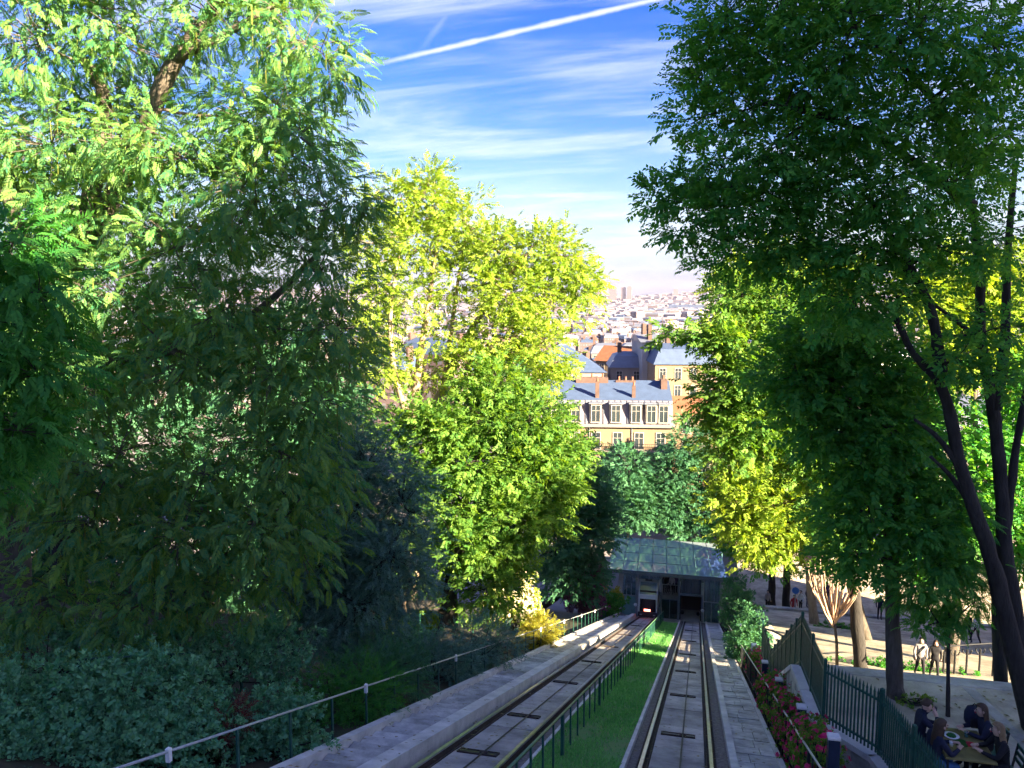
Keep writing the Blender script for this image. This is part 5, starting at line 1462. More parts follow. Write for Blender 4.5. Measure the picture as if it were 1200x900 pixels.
# mid-distance rooftops: individual houses
cw = []
for i, c in enumerate(((0.145, 0.108, 0.108), (0.12, 0.088, 0.09), (0.16, 0.125, 0.128), (0.105, 0.075, 0.076))):
    m = mat('city_wall', c, 0.9, 0.06, 0.2)
    n, l = m.node_tree.nodes, m.node_tree.links
    tc = n.new('ShaderNodeTexCoord')
    sp = n.new('ShaderNodeSeparateXYZ')
    l.new(tc.outputs['Object'], sp.inputs[0])
    ad = n.new('ShaderNodeMath')
    ad.operation = 'ADD'
    l.new(sp.outputs['X'], ad.inputs[0])
    l.new(sp.outputs['Y'], ad.inputs[1])
    cb = n.new('ShaderNodeCombineXYZ')
    l.new(ad.outputs[0], cb.inputs['X'])
    l.new(sp.outputs['Z'], cb.inputs['Y'])
    bt_ = n.new('ShaderNodeTexBrick')
    bt_.offset = 0.0
    bt_.inputs['Scale'].default_value = 1.0
    bt_.inputs['Brick Width'].default_value = 2.6
    bt_.inputs['Row Height'].default_value = 3.1
    bt_.inputs['Mortar Size'].default_value = 0.75
    bt_.inputs['Mortar Smooth'].default_value = 0.0
    bt_.inputs['Color1'].default_value = (0.10, 0.10, 0.13, 1)
    bt_.inputs['Color2'].default_value = (0.20, 0.19, 0.22, 1)
    l.new(cb.outputs[0], bt_.inputs['Vector'])
    mx = n.new('ShaderNodeMixRGB')
    l.new(bt_.outputs['Fac'], mx.inputs['Fac'])
    l.new(bt_.outputs['Color'], mx.inputs['Color1'])
    l.new(n['Principled BSDF'].inputs['Base Color'].links[0].from_socket, mx.inputs['Color2'])
    l.new(mx.outputs[0], n['Principled BSDF'].inputs['Base Color'])
    cw.append(m)
cr = [M['zinc'], M['slate'], M['tile_orange'], M['slate_lit']]


def city_house(mb, x, y, z, w, d, h, a, wi, ri, rh, chim=True):
    ca, sa = math.cos(a), math.sin(a)

    def tr(p):
        return (x + p[0] * ca - p[1] * sa, y + p[0] * sa + p[1] * ca, z + p[2])
    W_, D_ = w / 2, d / 2
    mb.add([tr(p) for p in ((-W_, -D_, -4), (W_, -D_, -4), (W_, D_, -4), (-W_, D_, -4), (-W_, -D_, h), (W_, -D_, h), (W_, D_, h), (-W_, D_, h))], [(0, 1, 5, 4), (1, 2, 6, 5), (2, 3, 7, 6), (3, 0, 4, 7)], wi)
    i = min(1.3, W_ * 0.3)
    mb.add([tr(p) for p in ((-W_, -D_, h), (W_, -D_, h), (W_, D_, h), (-W_, D_, h), (-W_ + i, -D_ + i, h + rh * .7), (W_ - i, -D_ + i, h + rh * .7), (W_ - i, D_ - i, h + rh * .7), (-W_ + i, D_ - i, h + rh * .7), (-W_ + i, 0, h + rh), (W_ - i, 0, h + rh))],
           [(0, 1, 5, 4), (1, 2, 6, 5), (2, 3, 7, 6), (3, 0, 4, 7), (4, 5, 9, 8), (6, 7, 8, 9), (5, 6, 9), (7, 4, 8)], 4 + ri)
    if chim:
        for u in (-0.5, 0.45):
            cx = u * w
            mb.add([tr((cx + sx * 0.4, sy * 1.4, zz)) for zz in (h, h + rh + 1.3) for sx, sy in ((-1, -1), (1, -1), (1, 1), (-1, 1))], [(4, 5, 6, 7), (0, 1, 5, 4), (1, 2, 6, 5), (2, 3, 7, 6), (3, 0, 4, 7)], 8)


CMATS = cw + cr + [M['chimney']]
rc = random.Random(21)
variants, VW, VR = [], [], []
for k in range(14):
    b = MB()
    wi_, ri_, ww_ = rc.randrange(4), rc.choice((0, 0, 1, 1, 2, 3, 3)), rc.uniform(9, 17)
    city_house(b, 0, 0, 0, ww_, rc.uniform(9, 13), rc.uniform(14, 21), 0, wi_, ri_, rc.uniform(2.5, 4.5))
    VW.append(('narrow ' if ww_ < 12 else 'wide ') + ('cream', 'beige', 'pale', 'tan')[wi_])
    VR.append(('zinc grey', 'dark slate', 'orange tiled', 'light slate')[ri_])
    variants.append(b.mesh('town_house', CMATS))
cnt = 0
y = 185.0
while y < 900 and cnt < 285:
    half = 0.135 * y
    xc = -0.115 * y
    x = xc - half
    while x < xc + half and cnt < 285:
        if not (y < 300 and -40 < x < -12 and y > 235):
            o = link('town_house', rc.choice(variants), None, (x + rc.uniform(-2, 2), y + rc.uniform(-6, 6), gz(x, y) + (0 if y > 420 else -1)), rc.choice((0, math.pi / 2)) + rc.uniform(-0.35, 0.35) + 0.15)
            vi = variants.index(o.data)
            tag(o, '%s house with %s roof in the %s of the sunlit city' % (VW[vi], VR[vi], 'nearer rooftops' if y < 260 else 'middle rooftops' if y < 420 else 'hazier rooftops'), 'house', 'mid-distance town houses')
            cnt += 1
        x += rc.uniform(15, 24) + y * 0.012
    y += 18 + y * 0.05

# the rest of the city to the horizon reads as one mass
fc = MB()
y = 190.0
while y < 8800:
    xl, xr = -0.95 * y, 0.42 * y
    stepx = 17 + y * 0.011
    x = xl
    while x < xr:
        az = x / y
        seen = -0.27 < az < 0.035
        if seen and y < 880:
            x += stepx
            continue
        if (not seen) and rc.random() < 0.45:
            x += stepx
            continue
        s_ = 1 + y / 2600.0
        hh = rc.uniform(12, 21) * (1.0 + 0.15 * (y > 2500)) * (1.5 if rc.random() < 0.03 else 1)
        city_house(fc, x + rc.uniform(-5, 5), y + rc.uniform(-8, 8), zt(x, y), rc.uniform(10, 22) * s_, rc.uniform(9, 14) * s_, hh, rc.uniform(-0.6, 0.9), rc.randrange(4), rc.choice((0, 0, 1, 3, 3, 3)), rc.uniform(2, 5), y < 1600)
        x += stepx * rc.uniform(0.8, 1.3)
    y += (20 + y * 0.022)
tag(fc.build('far_city', CMATS), 'dense pale rooftops of the far city reaching to the horizon', 'city', kind='stuff')

# towers and blocks that stand out on the skyline
tw = [(-835, 6500, 46, 30, 118, 'slim tower at the left of the skyline beside the tall tree'), (-722, 6500, 62, 34, 120, 'broad pale tower block, left of the skyline trio'), (-636, 6500, 38, 34, 116, 'middle pale tower of the skyline trio'), (-585, 6480, 36, 34, 122, 'right pale tower of the skyline trio'), (-235, 6900, 40, 40, 75, 'small tower on the right end of the skyline hill')]
for x, y_, w, d, h, lab in tw:
    t = empty('tower_block', (x, y_, -62 + (zt(x, y_) + 62)), lab, 'tower', 'towers on the skyline')
    link('shaft', MB().box(-w / 2, w / 2, -d / 2, d / 2, -5, h).mesh('shaft', cw[0]), t)
    link('roof_deck', MB().bbox(-w / 2 + 4, w / 2 - 4, -d / 2 + 4, d / 2 - 4, h, h + 6, 0.5).mesh('roof_deck', M['zinc']), t)
db = [(-560, 3600, 190, 40, 30, 'long dark office block in the haze below the skyline trio'), (-80, 3800, 160, 40, 34, 'long dark block in the haze towards the right of the gap')]
for x, y_, w, d, h, lab in db:
    t = empty('office_block', (x, y_, -62), lab, 'building')
    link('wall', MB().box(-w / 2, w / 2, -d / 2, d / 2, -2, h).mesh('wall', M['slate']), t)
    link('end_wall', MB().box(w / 2 + 0.1, w / 2 + 16, -d / 2, d / 2, -2, h + 14).mesh('end_wall', M['pale_wall']), t)

# ------------------------------------------------------------------ lower funicular station
M['glass_roof'] = glassmat('glass_roof', (0.30, 0.45, 0.48), 0.42, 0.02, 0.4)
M['glass_teal'] = glassmat('glass_teal', (0.35, 0.55, 0.55), 0.10, 0.05)
M['frame_steel'] = mat('station_steel', (0.22, 0.27, 0.30), 0.4, 0.15, 3, metal=0.4)
M['teal_panel'] = mat('teal_panel', (0.13, 0.29, 0.30), 0.35, 0.2, 1.5)
M['conc_pale'] = mat('station_concrete', (0.40, 0.40, 0.40), 0.85, 0.2, 1.5, 0.3, 10)
ZF = -27.05
stn = empty('station', (-2.4, 70, ZF), 'small glass-roofed funicular station at the foot of the tracks', 'station')


def part(name, mb, m, parent=stn, smooth=False):
    return mb.build(name, m, parent, smooth)


part('floor', MB().box(-7.4, 2.6, 66.3, 79, ZF - 1.0, ZF), M['conc_pale'])
part('back_wall', MB().box(-7.0, 2.3, 76.4, 76.8, ZF + 0.002, ZF + 2.9), M['teal_panel'])
RC = [(-7.32, 65.5, -22.75), (2.38, 65.5, -22.75), (1.95, 77, -23.4), (-7.95, 77, -23.4)]


def rpt(u, v, dz=0.0):
    a = Vector(RC[0]).lerp(Vector(RC[1]), u)
    b = Vector(RC[3]).lerp(Vector(RC[2]), u)
    p = a.lerp(b, v)
    return (p.x, p.y, p.z + dz)


NU, NV = 8, 4
for i in range(NU):
    for j in range(NV):
        e = 0.004
        u0, u1, v0, v1 = i / NU + e, (i + 1) / NU - e, j / NV + e, (j + 1) / NV - e
        jit = rnd.uniform(-0.012, 0.012)
        m_ = MB().hexa([rpt(u0, v0), rpt(u1, v0, jit), rpt(u1, v1), rpt(u0, v1, jit), rpt(u0, v0, 0.03), rpt(u1, v0, 0.03 + jit), rpt(u1, v1, 0.03), rpt(u0, v1, 0.03 + jit)])
        part('roof_pane', m_, M['glass_roof'])
for i in range(NU + 1):
    part('roof_bar', MB().bar(rpt(i / NU, 0, -0.08), rpt(i / NU, 1, -0.08), 0.05, 0.12), M['frame_steel'])
for j in range(NV + 1):
    part('roof_purlin', MB().bar(rpt(0, j / NV, -0.22), rpt(1, j / NV, -0.22), 0.08, 0.14), M['frame_steel'])
part('roof_edge', MB().bar(rpt(-0.003, -0.004, -0.02), rpt(1.003, -0.004, -0.02), 0.06, 0.14), M['frame_steel'])
# columns
for x, w in ((-6.55, 0.42), (2.05, 0.36)):
    part('column', MB().hexa([(x - w / 2, 66.4, ZF), (x + w / 2, 66.4, ZF), (x + w / 2, 66.8, ZF), (x - w / 2, 66.8, ZF), (x - w / 2 + 0.25, 66.4, -23.0), (x + w / 2 + 0.25, 66.4, -23.0), (x + w / 2 + 0.25, 66.8, -23.0), (x - w / 2 + 0.25, 66.8, -23.0)]), M['conc_pale'])
for x in (-4.98, -2.98, -1.46, 0.48):
    part('post', MB().box(x - 0.07, x + 0.07, 66.45, 66.6, ZF, -23.02), M['frame_steel'])


def bay(x0, x1, z0, z1, n, y=66.5, solid=None):
    w = (x1 - x0) / n
    for i in range(n):
        a, b = x0 + i * w, x0 + (i + 1) * w
        fr = MB()
        part('glass_panel', MB().box(a + 0.03, b - 0.03, y, y + 0.02, z0 + 0.03, z1 - 0.03), M['glass_teal'] if not solid else solid)
        part('mullion', MB().box(b - 0.025, b + 0.025, y - 0.03, y + 0.05, z0, z1), M['frame_steel'])
    part('transom', MB().box(x0, x1, y - 0.02, y + 0.04, z1 - 0.03, z1 + 0.03), M['frame_steel'])


bay(-6.25, -5.06, ZF, -25.3, 1, solid=M['teal_panel'])
bay(-6.25, -5.06, -25.24, -23.1, 3)
bay(-2.88, -1.54, ZF, -25.35, 2)
bay(0.58, 1.86, ZF, -25.3, 2)
bay(0.58, 1.86, -25.24, -23.1, 3)
bay(-1.36, 0.38, -24.8, -23.1, 2)
bay(-4.88, -3.06, -23.75, -23.1, 2)
# dark empty dock
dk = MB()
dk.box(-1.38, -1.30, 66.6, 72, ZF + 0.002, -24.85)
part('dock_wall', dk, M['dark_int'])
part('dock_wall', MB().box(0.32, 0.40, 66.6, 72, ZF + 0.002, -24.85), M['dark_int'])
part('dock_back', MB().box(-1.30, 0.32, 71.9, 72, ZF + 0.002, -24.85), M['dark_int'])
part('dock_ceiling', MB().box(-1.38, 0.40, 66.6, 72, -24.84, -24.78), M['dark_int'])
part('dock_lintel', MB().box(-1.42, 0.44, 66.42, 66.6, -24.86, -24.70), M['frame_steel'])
for x in (-1.15, 0.15):
    part('buffer', MB().tube([(x, 67.2, ZF + 0.45), (x, 67.0, ZF + 0.45)], 0.14, 10), M['black'])
# raised platform between the docks with its railing
part('platform', MB().box(-2.9, -1.5, 67.6, 76.3, ZF + 0.002, -25.40), M['conc_pale'])
part('platform_rail', MB().tube([(-2.9, 67.6, -24.45), (-1.5, 67.6, -24.45)], 0.035, 8), M['rail_paint'])
for x in (-2.88, -2.2, -1.52):
    part('rail_post', MB().tube([(x, 67.6, -25.4), (x, 67.6, -24.45)], 0.03, 6), M['rail_paint'])
for x, z in ((-5.05, -25.9), (0.50, -25.9)):
    l_ = MB()
    l_.lathe([(0.02, -0.14), (0.12, -0.09), (0.15, 0), (0.12, 0.09), (0.02, 0.14)], (x, 66.1, z), 12)
    part('globe_lamp', l_, M['lamp_white'], smooth=True)
for k, x in enumerate((-4.95, -3.0, 0.44)):
    part('signal_box', MB().bbox(x - 0.1, x + 0.1, 66.15, 66.35, -24.6, -23.6, 0.03), M['rail_paint'])

# ------------------------------------------------------------------ cabin
M['cabin_white'] = mat('cabin_white', (0.62, 0.64, 0.66), 0.35, 0.06, 2, spec=0.5)
M['cabin_dark'] = mat('cabin_dark', (0.03, 0.035, 0.04), 0.35, 0.2, 2)
M['cabin_glass'] = mat('cabin_glass', (0.015, 0.018, 0.022), 0.06, 0.1, 1, spec=0.7)
M['cabin_sky'] = mat('cabin_skylight', (0.16, 0.24, 0.28), 0.08, 0.1, 1, spec=0.8)
cb_ = empty('funicular_cabin', (-4.0, 65.9, ZF), 'white funicular cabin with dark windows docked at the lower station', 'cabin')
w = 0.80
pr = [(0.00, 0.35), (-0.10, 0.55), (-0.06, 1.85), (0.05, 2.12), (0.75, 3.05), (1.0, 3.18), (5.5, 3.18), (5.5, 0.35)]   # side profile (y,z)
cv_ = [(-w, y, z) for y, z in pr] + [(w, y, z) for y, z in pr]
n = len(pr)
link('body', rawmesh('body', cv_, [tuple(range(n)), tuple(range(2 * n - 1, n - 1, -1))] + [(i, i + n, (i + 1) % n + n, (i + 1) % n) for i in range(n)], [M['cabin_white']]), cb_)
link('bumper', MB().bbox(-w - 0.02, w + 0.02, -0.22, 0.3, 0.30, 0.72, 0.05).mesh('bumper', M['cabin_dark']), cb_)
ws = link('windscreen', MB().hexa([(-w + 0.13, -0.125, 0.74), (w - 0.13, -0.125, 0.74), (w - 0.13, -0.05, 0.74), (-w + 0.13, -0.05, 0.74), (-w + 0.15, -0.10, 1.84), (w - 0.15, -0.10, 1.84), (w - 0.15, 0, 1.84), (-w + 0.15, 0, 1.84)]).mesh('windscreen', M['cabin_glass']), cb_)
sk = link('skylight', MB().hexa([(-w + 0.1, 0.08, 2.19), (w - 0.1, 0.08, 2.19), (w - 0.1, 0.2, 2.19), (-w + 0.1, 0.2, 2.19), (-w + 0.12, 0.70, 3.03), (w - 0.12, 0.70, 3.03), (w - 0.12, 0.8, 3.0), (-w + 0.12, 0.8, 3.0)]).mesh('skylight', M['cabin_sky']), cb_)
link('skylight_bar', MB().bar((-w + 0.1, 0.20, 2.38), (w - 0.1, 0.20, 2.38), 0.03, 0.2).mesh('skylight_bar', M['cabin_dark']), sk)
link('roof_vent', MB().bbox(-0.3, 0.3, 0.78, 1.0, 3.1, 3.26, 0.03).mesh('roof_vent', M['cabin_dark']), cb_)
dm_ = bpy.data.materials.new('red_display')
dm_.use_nodes = True
dm_.node_tree.nodes['Principled BSDF'].inputs['Base Color'].default_value = (0.6, 0.08, 0.05, 1)
dm_.node_tree.nodes['Principled BSDF'].inputs['Emission Color'].default_value = (1, 0.16, 0.10, 1)
dm_.node_tree.nodes['Principled BSDF'].inputs['Emission Strength'].default_value = 0.7
link('display', MB().box(-0.3, 0.22, -0.155, -0.13, 0.80, 0.97).mesh('display', dm_), ws)
for s_ in (-1, 1):
    link('headlight', MB().bbox(s_ * 0.55 - 0.1, s_ * 0.55 + 0.1, -0.235, -0.21, 0.46, 0.56, 0.005).mesh('headlight', M['rail_paint']), cb_)
    for k in range(3):
        link('side_window', MB().box(s_ * (w + 0.004) - 0.01, s_ * (w + 0.004) + 0.01, 0.7 + k * 1.5, 2.0 + k * 1.5, 1.1, 2.3).mesh('side_window', M['cabin_glass']), cb_)

# round blue road sign on the square
sg = empty('road_sign', (7.3, 62, -24.6), 'round blue road sign on a grey pole between the trunks of the square', 'sign')
link('pole', MB().tube([(0, 0, 0), (0, 0, 2.3)], 0.04, 8).mesh('pole', M['frame_steel']), sg)
dsc = MB()
dsc.tube([(0, -0.06, 2.55), (0, -0.04, 2.55)], 0.26, 20)
link('disc', dsc.mesh('disc', mat('sign_blue', (0.05, 0.16, 0.5), 0.4, 0.05, 2)), sg)

# ------------------------------------------------------------------ haze over the city
hz_m = bpy.data.materials.new('haze')
hz_m.use_nodes = True
hn, hl = hz_m.node_tree.nodes, hz_m.node_tree.links
hn.clear()
ho = hn.new('ShaderNodeOutputMaterial')
pv = hn.new('ShaderNodeVolumePrincipled')
pv.inputs['Color'].default_value = (0.46, 0.45, 0.62, 1)
pv.inputs['Density'].default_value = 0.00007
pv.inputs['Anisotropy'].default_value = 0.2
hl.new(pv.outputs[0], ho.inputs['Volume'])
hb_ = link('haze', MB().box(-7200, 7200, -70, 9600, -64, 165).mesh('haze', hz_m))
tag(hb_, 'pale air haze over the far city', 'haze', kind='stuff')


# ------------------------------------------------------------------ people
SKINC = mat('skin', (0.50, 0.32, 0.24), 0.6, 0.05, 8)
SKIND = mat('skin_dark', (0.22, 0.13, 0.09), 0.6, 0.05, 8)
HAIRC = {k: mat('hair_' + k, c, 0.6, 0.3, 30) for k, c in dict(black=(0.015, 0.012, 0.012), brown=(0.06, 0.035, 0.022), fair=(0.20, 0.13, 0.07)).items()}
CLO = {k: mat('cloth_' + k, c, 0.9, 0.15, 14, 0.3, 40) for k, c in dict(navy=(0.016, 0.02, 0.045), black=(0.014, 0.014, 0.018), denim=(0.05, 0.13, 0.30), white=(0.68, 0.68, 0.70), grey=(0.22, 0.21, 0.22), red=(0.40, 0.03, 0.04), purple=(0.10, 0.05, 0.14), beige=(0.42, 0.34, 0.26), teal=(0.05, 0.16, 0.18)).items()}
STAND = dict(pel=(0, 0, .95), bel=(0, 0, 1.10), che=(0, 0.01, 1.30), nec=(0, 0, 1.46), hed=(0, .03, 1.58), top=(0, .02, 1.68),
             sL=(-.17, 0, 1.41), eL=(-.25, -.03, 1.14), wL=(-.25, .08, .90), hL=(-.24, .13, .82), sR=(.17, 0, 1.41), eR=(.25, -.03, 1.14), wR=(.25, .08, .90), hR=(.24, .13, .82),
             pL=(-.09, 0, .92), kL=(-.10, .02, .50), aL=(-.10, -.02, .09), tL=(-.11, .15, .04), pR=(.09, 0, .92), kR=(.10, .02, .50), aR=(.10, -.02, .09), tR=(.11, .15, .04))
WALK = dict(STAND, kL=(-.10, .20, .53), aL=(-.10, .26, .11), tL=(-.11, .42, .07), kR=(.10, -.04, .50), aR=(.10, -.30, .16), tR=(.11, -.16, .05), eL=(-.25, -.12, 1.15), wL=(-.25, -.10, .90), hL=(-.24, -.06, .82), eR=(.25, .06, 1.15), wR=(.23, .24, .98), hR=(.22, .32, .94))
SIT = dict(STAND, pel=(0, 0, .53), bel=(0, .02, .66), che=(0, .06, .87), nec=(0, .10, 1.03), hed=(0, .15, 1.15), top=(0, .15, 1.25), sL=(-.17, .07, .98), eL=(-.24, .22, .76), wL=(-.13, .40, .80), hL=(-.08, .46, .82), sR=(.17, .07, .98), eR=(.24, .22, .76), wR=(.13, .40, .80), hR=(.08, .46, .82),
           pL=(-.09, .02, .52), kL=(-.12, .42, .50), aL=(-.11, .40, .10), tL=(-.12, .55, .04), pR=(.09, .02, .52), kR=(.12, .42, .50), aR=(.11, .40, .10), tR=(.12, .55, .04))
DRINK = dict(SIT, wR=(.10, .30, 1.02), hR=(.05, .27, 1.10), eR=(.26, .24, .84))
EDGES = [('pel', 'bel', 't'), ('bel', 'che', 't'), ('che', 'nec', 't'), ('nec', 'hed', 's'), ('hed', 'top', 's')] + [(a + s_, b + s_, z) for s_ in 'LR' for a, b, z in (('s', 'e', 't'), ('e', 'w', 't'), ('w', 'h', 's'), ('p', 'k', 'l'), ('k', 'a', 'l'), ('a', 't', 'f'))] + [('che', 'sL', 't'), ('che', 'sR', 't'), ('pel', 'pL', 'l'), ('pel', 'pR', 'l')]
RAD = dict(pel=(.155, .12), bel=(.145, .105), che=(.165, .12), nec=(.055, .055), hed=(.085, .10), top=(.065, .08), s=(.07, .07), e=(.05, .05), w=(.034, .034), h=(.042, .024), p=(.095, .095), k=(.062, .062), a=(.045, .045), t=(.042, .035))


def person(label, loc, rotz, pose, top='black', legs='black', hair='brown', long_hair=False, skin=None, height=1.72, detail=False, group=None, extra=None, tilt=0.0):
    skin = skin or SKINC
    J = dict(pose)
    names = list(J)
    idx = {n: i for i, n in enumerate(names)}
    V = [J[n] for n in names]
    E = [(idx[a], idx[b]) for a, b, z in EDGES]
    Zs = [z for a, b, z in EDGES]
    Rd = [RAD.get(n, RAD.get(n[0])) for n in names]
    if detail:                                   # fingers, nose, ears
        for s_ in 'LR':
            sg = -1 if s_ == 'L' else 1
            h, w_ = Vector(J['h' + s_]), Vector(J['w' + s_])
            d = (h - w_).normalized()
            sd_ = d.cross(Vector((0, 0, 1))).normalized()
            for q, (o, L) in enumerate(((-.030, .055), (-.010, .068), (.010, .064), (.030, .05))):
                a = h + sd_ * o + d * 0.03
                b = a + d * L * .6
                c = b + (d * 0.4 + Vector((0, 0, -1)) * 0.5).normalized() * L * .6
                base = len(V)
                V += [tuple(a), tuple(b), tuple(c)]
                Rd += [(.009, .009)] * 3
                E += [(idx['h' + s_], base), (base, base + 1), (base + 1, base + 2)]
                Zs += ['s'] * 3
            a = h - sd_ * sg * 0.035 - d * 0.02
            base = len(V)
            V += [tuple(a), tuple(a - sd_ * sg * 0.02 + d * 0.04)]
            Rd += [(.010, .010)] * 2
            E += [(idx['h' + s_], base), (base, base + 1)]
            Zs += ['s'] * 2
    me = bpy.data.meshes.new('body_frame')
    me.from_pydata(V, E, [])
    o = bpy.data.objects.new('body_frame', me)
    COL.objects.link(o)
    sk_ = o.modifiers.new('skin', 'SKIN')
    sk_.use_smooth_shade = True
    if not me.skin_vertices:
        lay = me.attributes.get('skin_vertices')
    for i, r_ in enumerate(Rd):
        me.skin_vertices[0].data[i].radius = r_
        me.skin_vertices[0].data[i].use_root = (i == idx['pel'])
    sb_ = o.modifiers.new('sub', 'SUBSURF')
    sb_.levels = sb_.render_levels = 2 if detail else 1
    dg = bpy.context.evaluated_depsgraph_get()
    bm_ = bpy.data.meshes.new_from_object(o.evaluated_get(dg))
    bpy.data.objects.remove(o)
    mats = [CLO[top], CLO[legs], skin, M['black']]
    bm_.materials.clear()
    for m_ in mats:
        bm_.materials.append(m_)
    A = np.array([V[e[0]] for e in E])
    Bv = np.array([V[e[1]] for e in E])
    zc = np.array([{'t': 0, 'l': 1, 's': 2, 'f': 3}[z] for z in Zs])
    re_ = np.array([max(0.5 * (Rd[e[0]][0] + Rd[e[1]][0]), 0.01) for e in E])
    cen = np.zeros(len(bm_.polygons) * 3, np.float32)
    bm_.polygons.foreach_get('center', cen)
    cen = cen.reshape(-1, 3)
    AB = Bv - A
    t = np.clip(np.einsum('fek,ek->fe', cen[:, None] - A[None], AB) / (np.einsum('ek,ek->e', AB, AB) + 1e-9), 0, 1)
    dist = np.linalg.norm(cen[:, None] - (A[None] + t[..., None] * AB[None]), axis=2) / re_
    bm_.polygons.foreach_set('material_index', zc[dist.argmin(1)].astype(np.int32))
    bm_.polygons.foreach_set('use_smooth', np.ones(len(bm_.polygons), bool))
    bm_.name = 'person_body'
    root = empty('person', loc, label, 'person', group, rotz)
    k = height / 1.72
    root.scale = (k, k, k)
    link('body', bm_, root)
    # head details: nose, ears; hair as a cap with an uneven edge
    hx, hy, hz_ = J['hed']
    c0 = Vector((hx, hy + 0.005, hz_ + 0.055))
    n_u, n_v = 14, 9
    hv, hf = [], []
    lo = -0.6 if long_hair else 0.05
    for i in range(n_v + 1):
        ph = math.pi / 2 - (math.pi / 2 - lo) * i / n_v
        for j in range(n_u):
            th = 2 * math.pi * j / n_u
            fr = math.sin(th)                    # +1 = face side
            p = ph if fr < 0.35 else max(ph, 0.42 + 0.2 * fr)
            rr = 1 + 0.05 * math.sin(5 * th + 3 * i)
            x_, y_, z_ = 0.098 * math.cos(p) * math.cos(th) * rr, 0.115 * math.cos(p) * math.sin(th) * rr - 0.012, 0.118 * math.sin(p)
            if long_hair and fr < 0.35 and ph < 0.1:
                q = (0.1 - ph) / 0.7
                x_, y_, z_ = 0.105 * math.cos(th) * rr * (1 + 0.25 * q), 0.115 * math.sin(th) * rr - 0.015 - 0.05 * q, -0.36 * q
            hv.append((c0.x + x_, c0.y + y_, c0.z + z_))
    for i in range(n_v):
        for j in range(n_u):
            j2 = (j + 1) % n_u
            hf.append((i * n_u + j, i * n_u + j2, (i + 1) * n_u + j2, (i + 1) * n_u + j))
    link('hair', rawmesh('hair', hv, hf, [HAIRC[hair]], True), root)
    if detail:
        f = MB()
        f.add([(c0.x - .014, c0.y + .093, c0.z - .045), (c0.x + .014, c0.y + .093, c0.z - .045), (c0.x, c0.y + .122, c0.z - .042), (c0.x, c0.y + .094, c0.z + .005)], [(0, 1, 2), (1, 3, 2), (3, 0, 2), (0, 3, 1)])
        link('nose', f.mesh('nose', skin), root)
        for s_ in (-1, 1):
            link('ear', MB().lathe([(0.006, -0.03), (0.016, -0.012), (0.018, 0.012), (0.006, 0.03)], (c0.x + s_ * 0.09, c0.y - 0.005, c0.z - 0.02), 8).mesh('ear', skin), root)
            link('eye', MB().lathe([(0.003, -0.008), (0.010, 0), (0.003, 0.008)], (c0.x + s_ * 0.032, c0.y + 0.090, c0.z + 0.0), 8).mesh('eye', M['black']), root)
        link('mouth', MB().bar((c0.x - .02, c0.y + .094, c0.z - .068), (c0.x + .02, c0.y + .094, c0.z - .068), 0.01, 0.008).mesh('mouth', CLO['red']), root)
    if extra:
        extra(root)
    return root


# --- four friends at a cafe table on the upper landing
TX, TY = 4.82, 15.45
tb_ = empty('cafe_table', (TX, TY, Z1), 'small cafe table with food, ringed by four seated people', 'table')
M['table_top'] = mat('table_top', (0.20, 0.17, 0.06), 0.5, 0.3, 4)
link('table_top', MB().bbox(-0.42, 0.42, -0.55, 0.55, 0.71, 0.75, 0.01).mesh('table_top', M['table_top']), tb_)
for sx in (-1, 1):
    for sy in (-1, 1):
        link('leg', MB().bar((sx * 0.36, sy * 0.48, 0), (sx * 0.36, sy * 0.48, 0.71), 0.035).mesh('leg', M['black']), tb_)


def table_item(name, label, x, y, prof, m, cat, n=16):
    o = empty(name, (TX + x, TY + y, Z1 + 0.751), label, cat)
    link(name + '_body', MB().lathe(prof, n=n).mesh(name, m, True), o)
    return o


pl = table_item('plate', 'round white plate with a green salad on the cafe table', -0.12, 0.22, [(0.06, 0), (0.13, 0.012), (0.14, 0.022), (0.10, 0.014)], M['lamp_white'], 'plate', 20)
link('salad', MB().lathe([(0.09, 0.012), (0.07, 0.04), (0.02, 0.055)], n=9).mesh('salad', M['lf_near'], True), pl)
table_item('drinking_glass', 'clear drinking glass beside the plate on the cafe table', 0.14, 0.25, [(0.028, 0), (0.034, 0.12)], M['glass_teal'], 'glass')
table_item('paper_cup', 'white paper cup at the near end of the cafe table', -0.22, -0.15, [(0.028, 0), (0.038, 0.10)], M['lamp_white'], 'cup')
nk = empty('napkin', (TX + 0.16, TY - 0.02, Z1 + 0.752), 'crumpled pink napkin on the cafe table', 'napkin')
link('cloth', MB().add([(-.1, -.07, 0), (.09, -.08, 0.005), (.1, .07, 0), (-.08, .09, 0.01), (0, 0, .06), (-.04, .03, .05), (.05, -.02, .045)], [(0, 1, 6, 4), (1, 2, 6), (2, 4, 6), (2, 3, 5, 4), (3, 0, 5), (0, 4, 5)]).mesh('cloth', CLO['red']), nk)
table_item('tray', 'flat green leaf-coloured tray in the middle of the cafe table', -0.02, 0.0, [(0.13, 0), (0.15, 0.012), (0.12, 0.01)], M['lf_mid'], 'tray', 6)


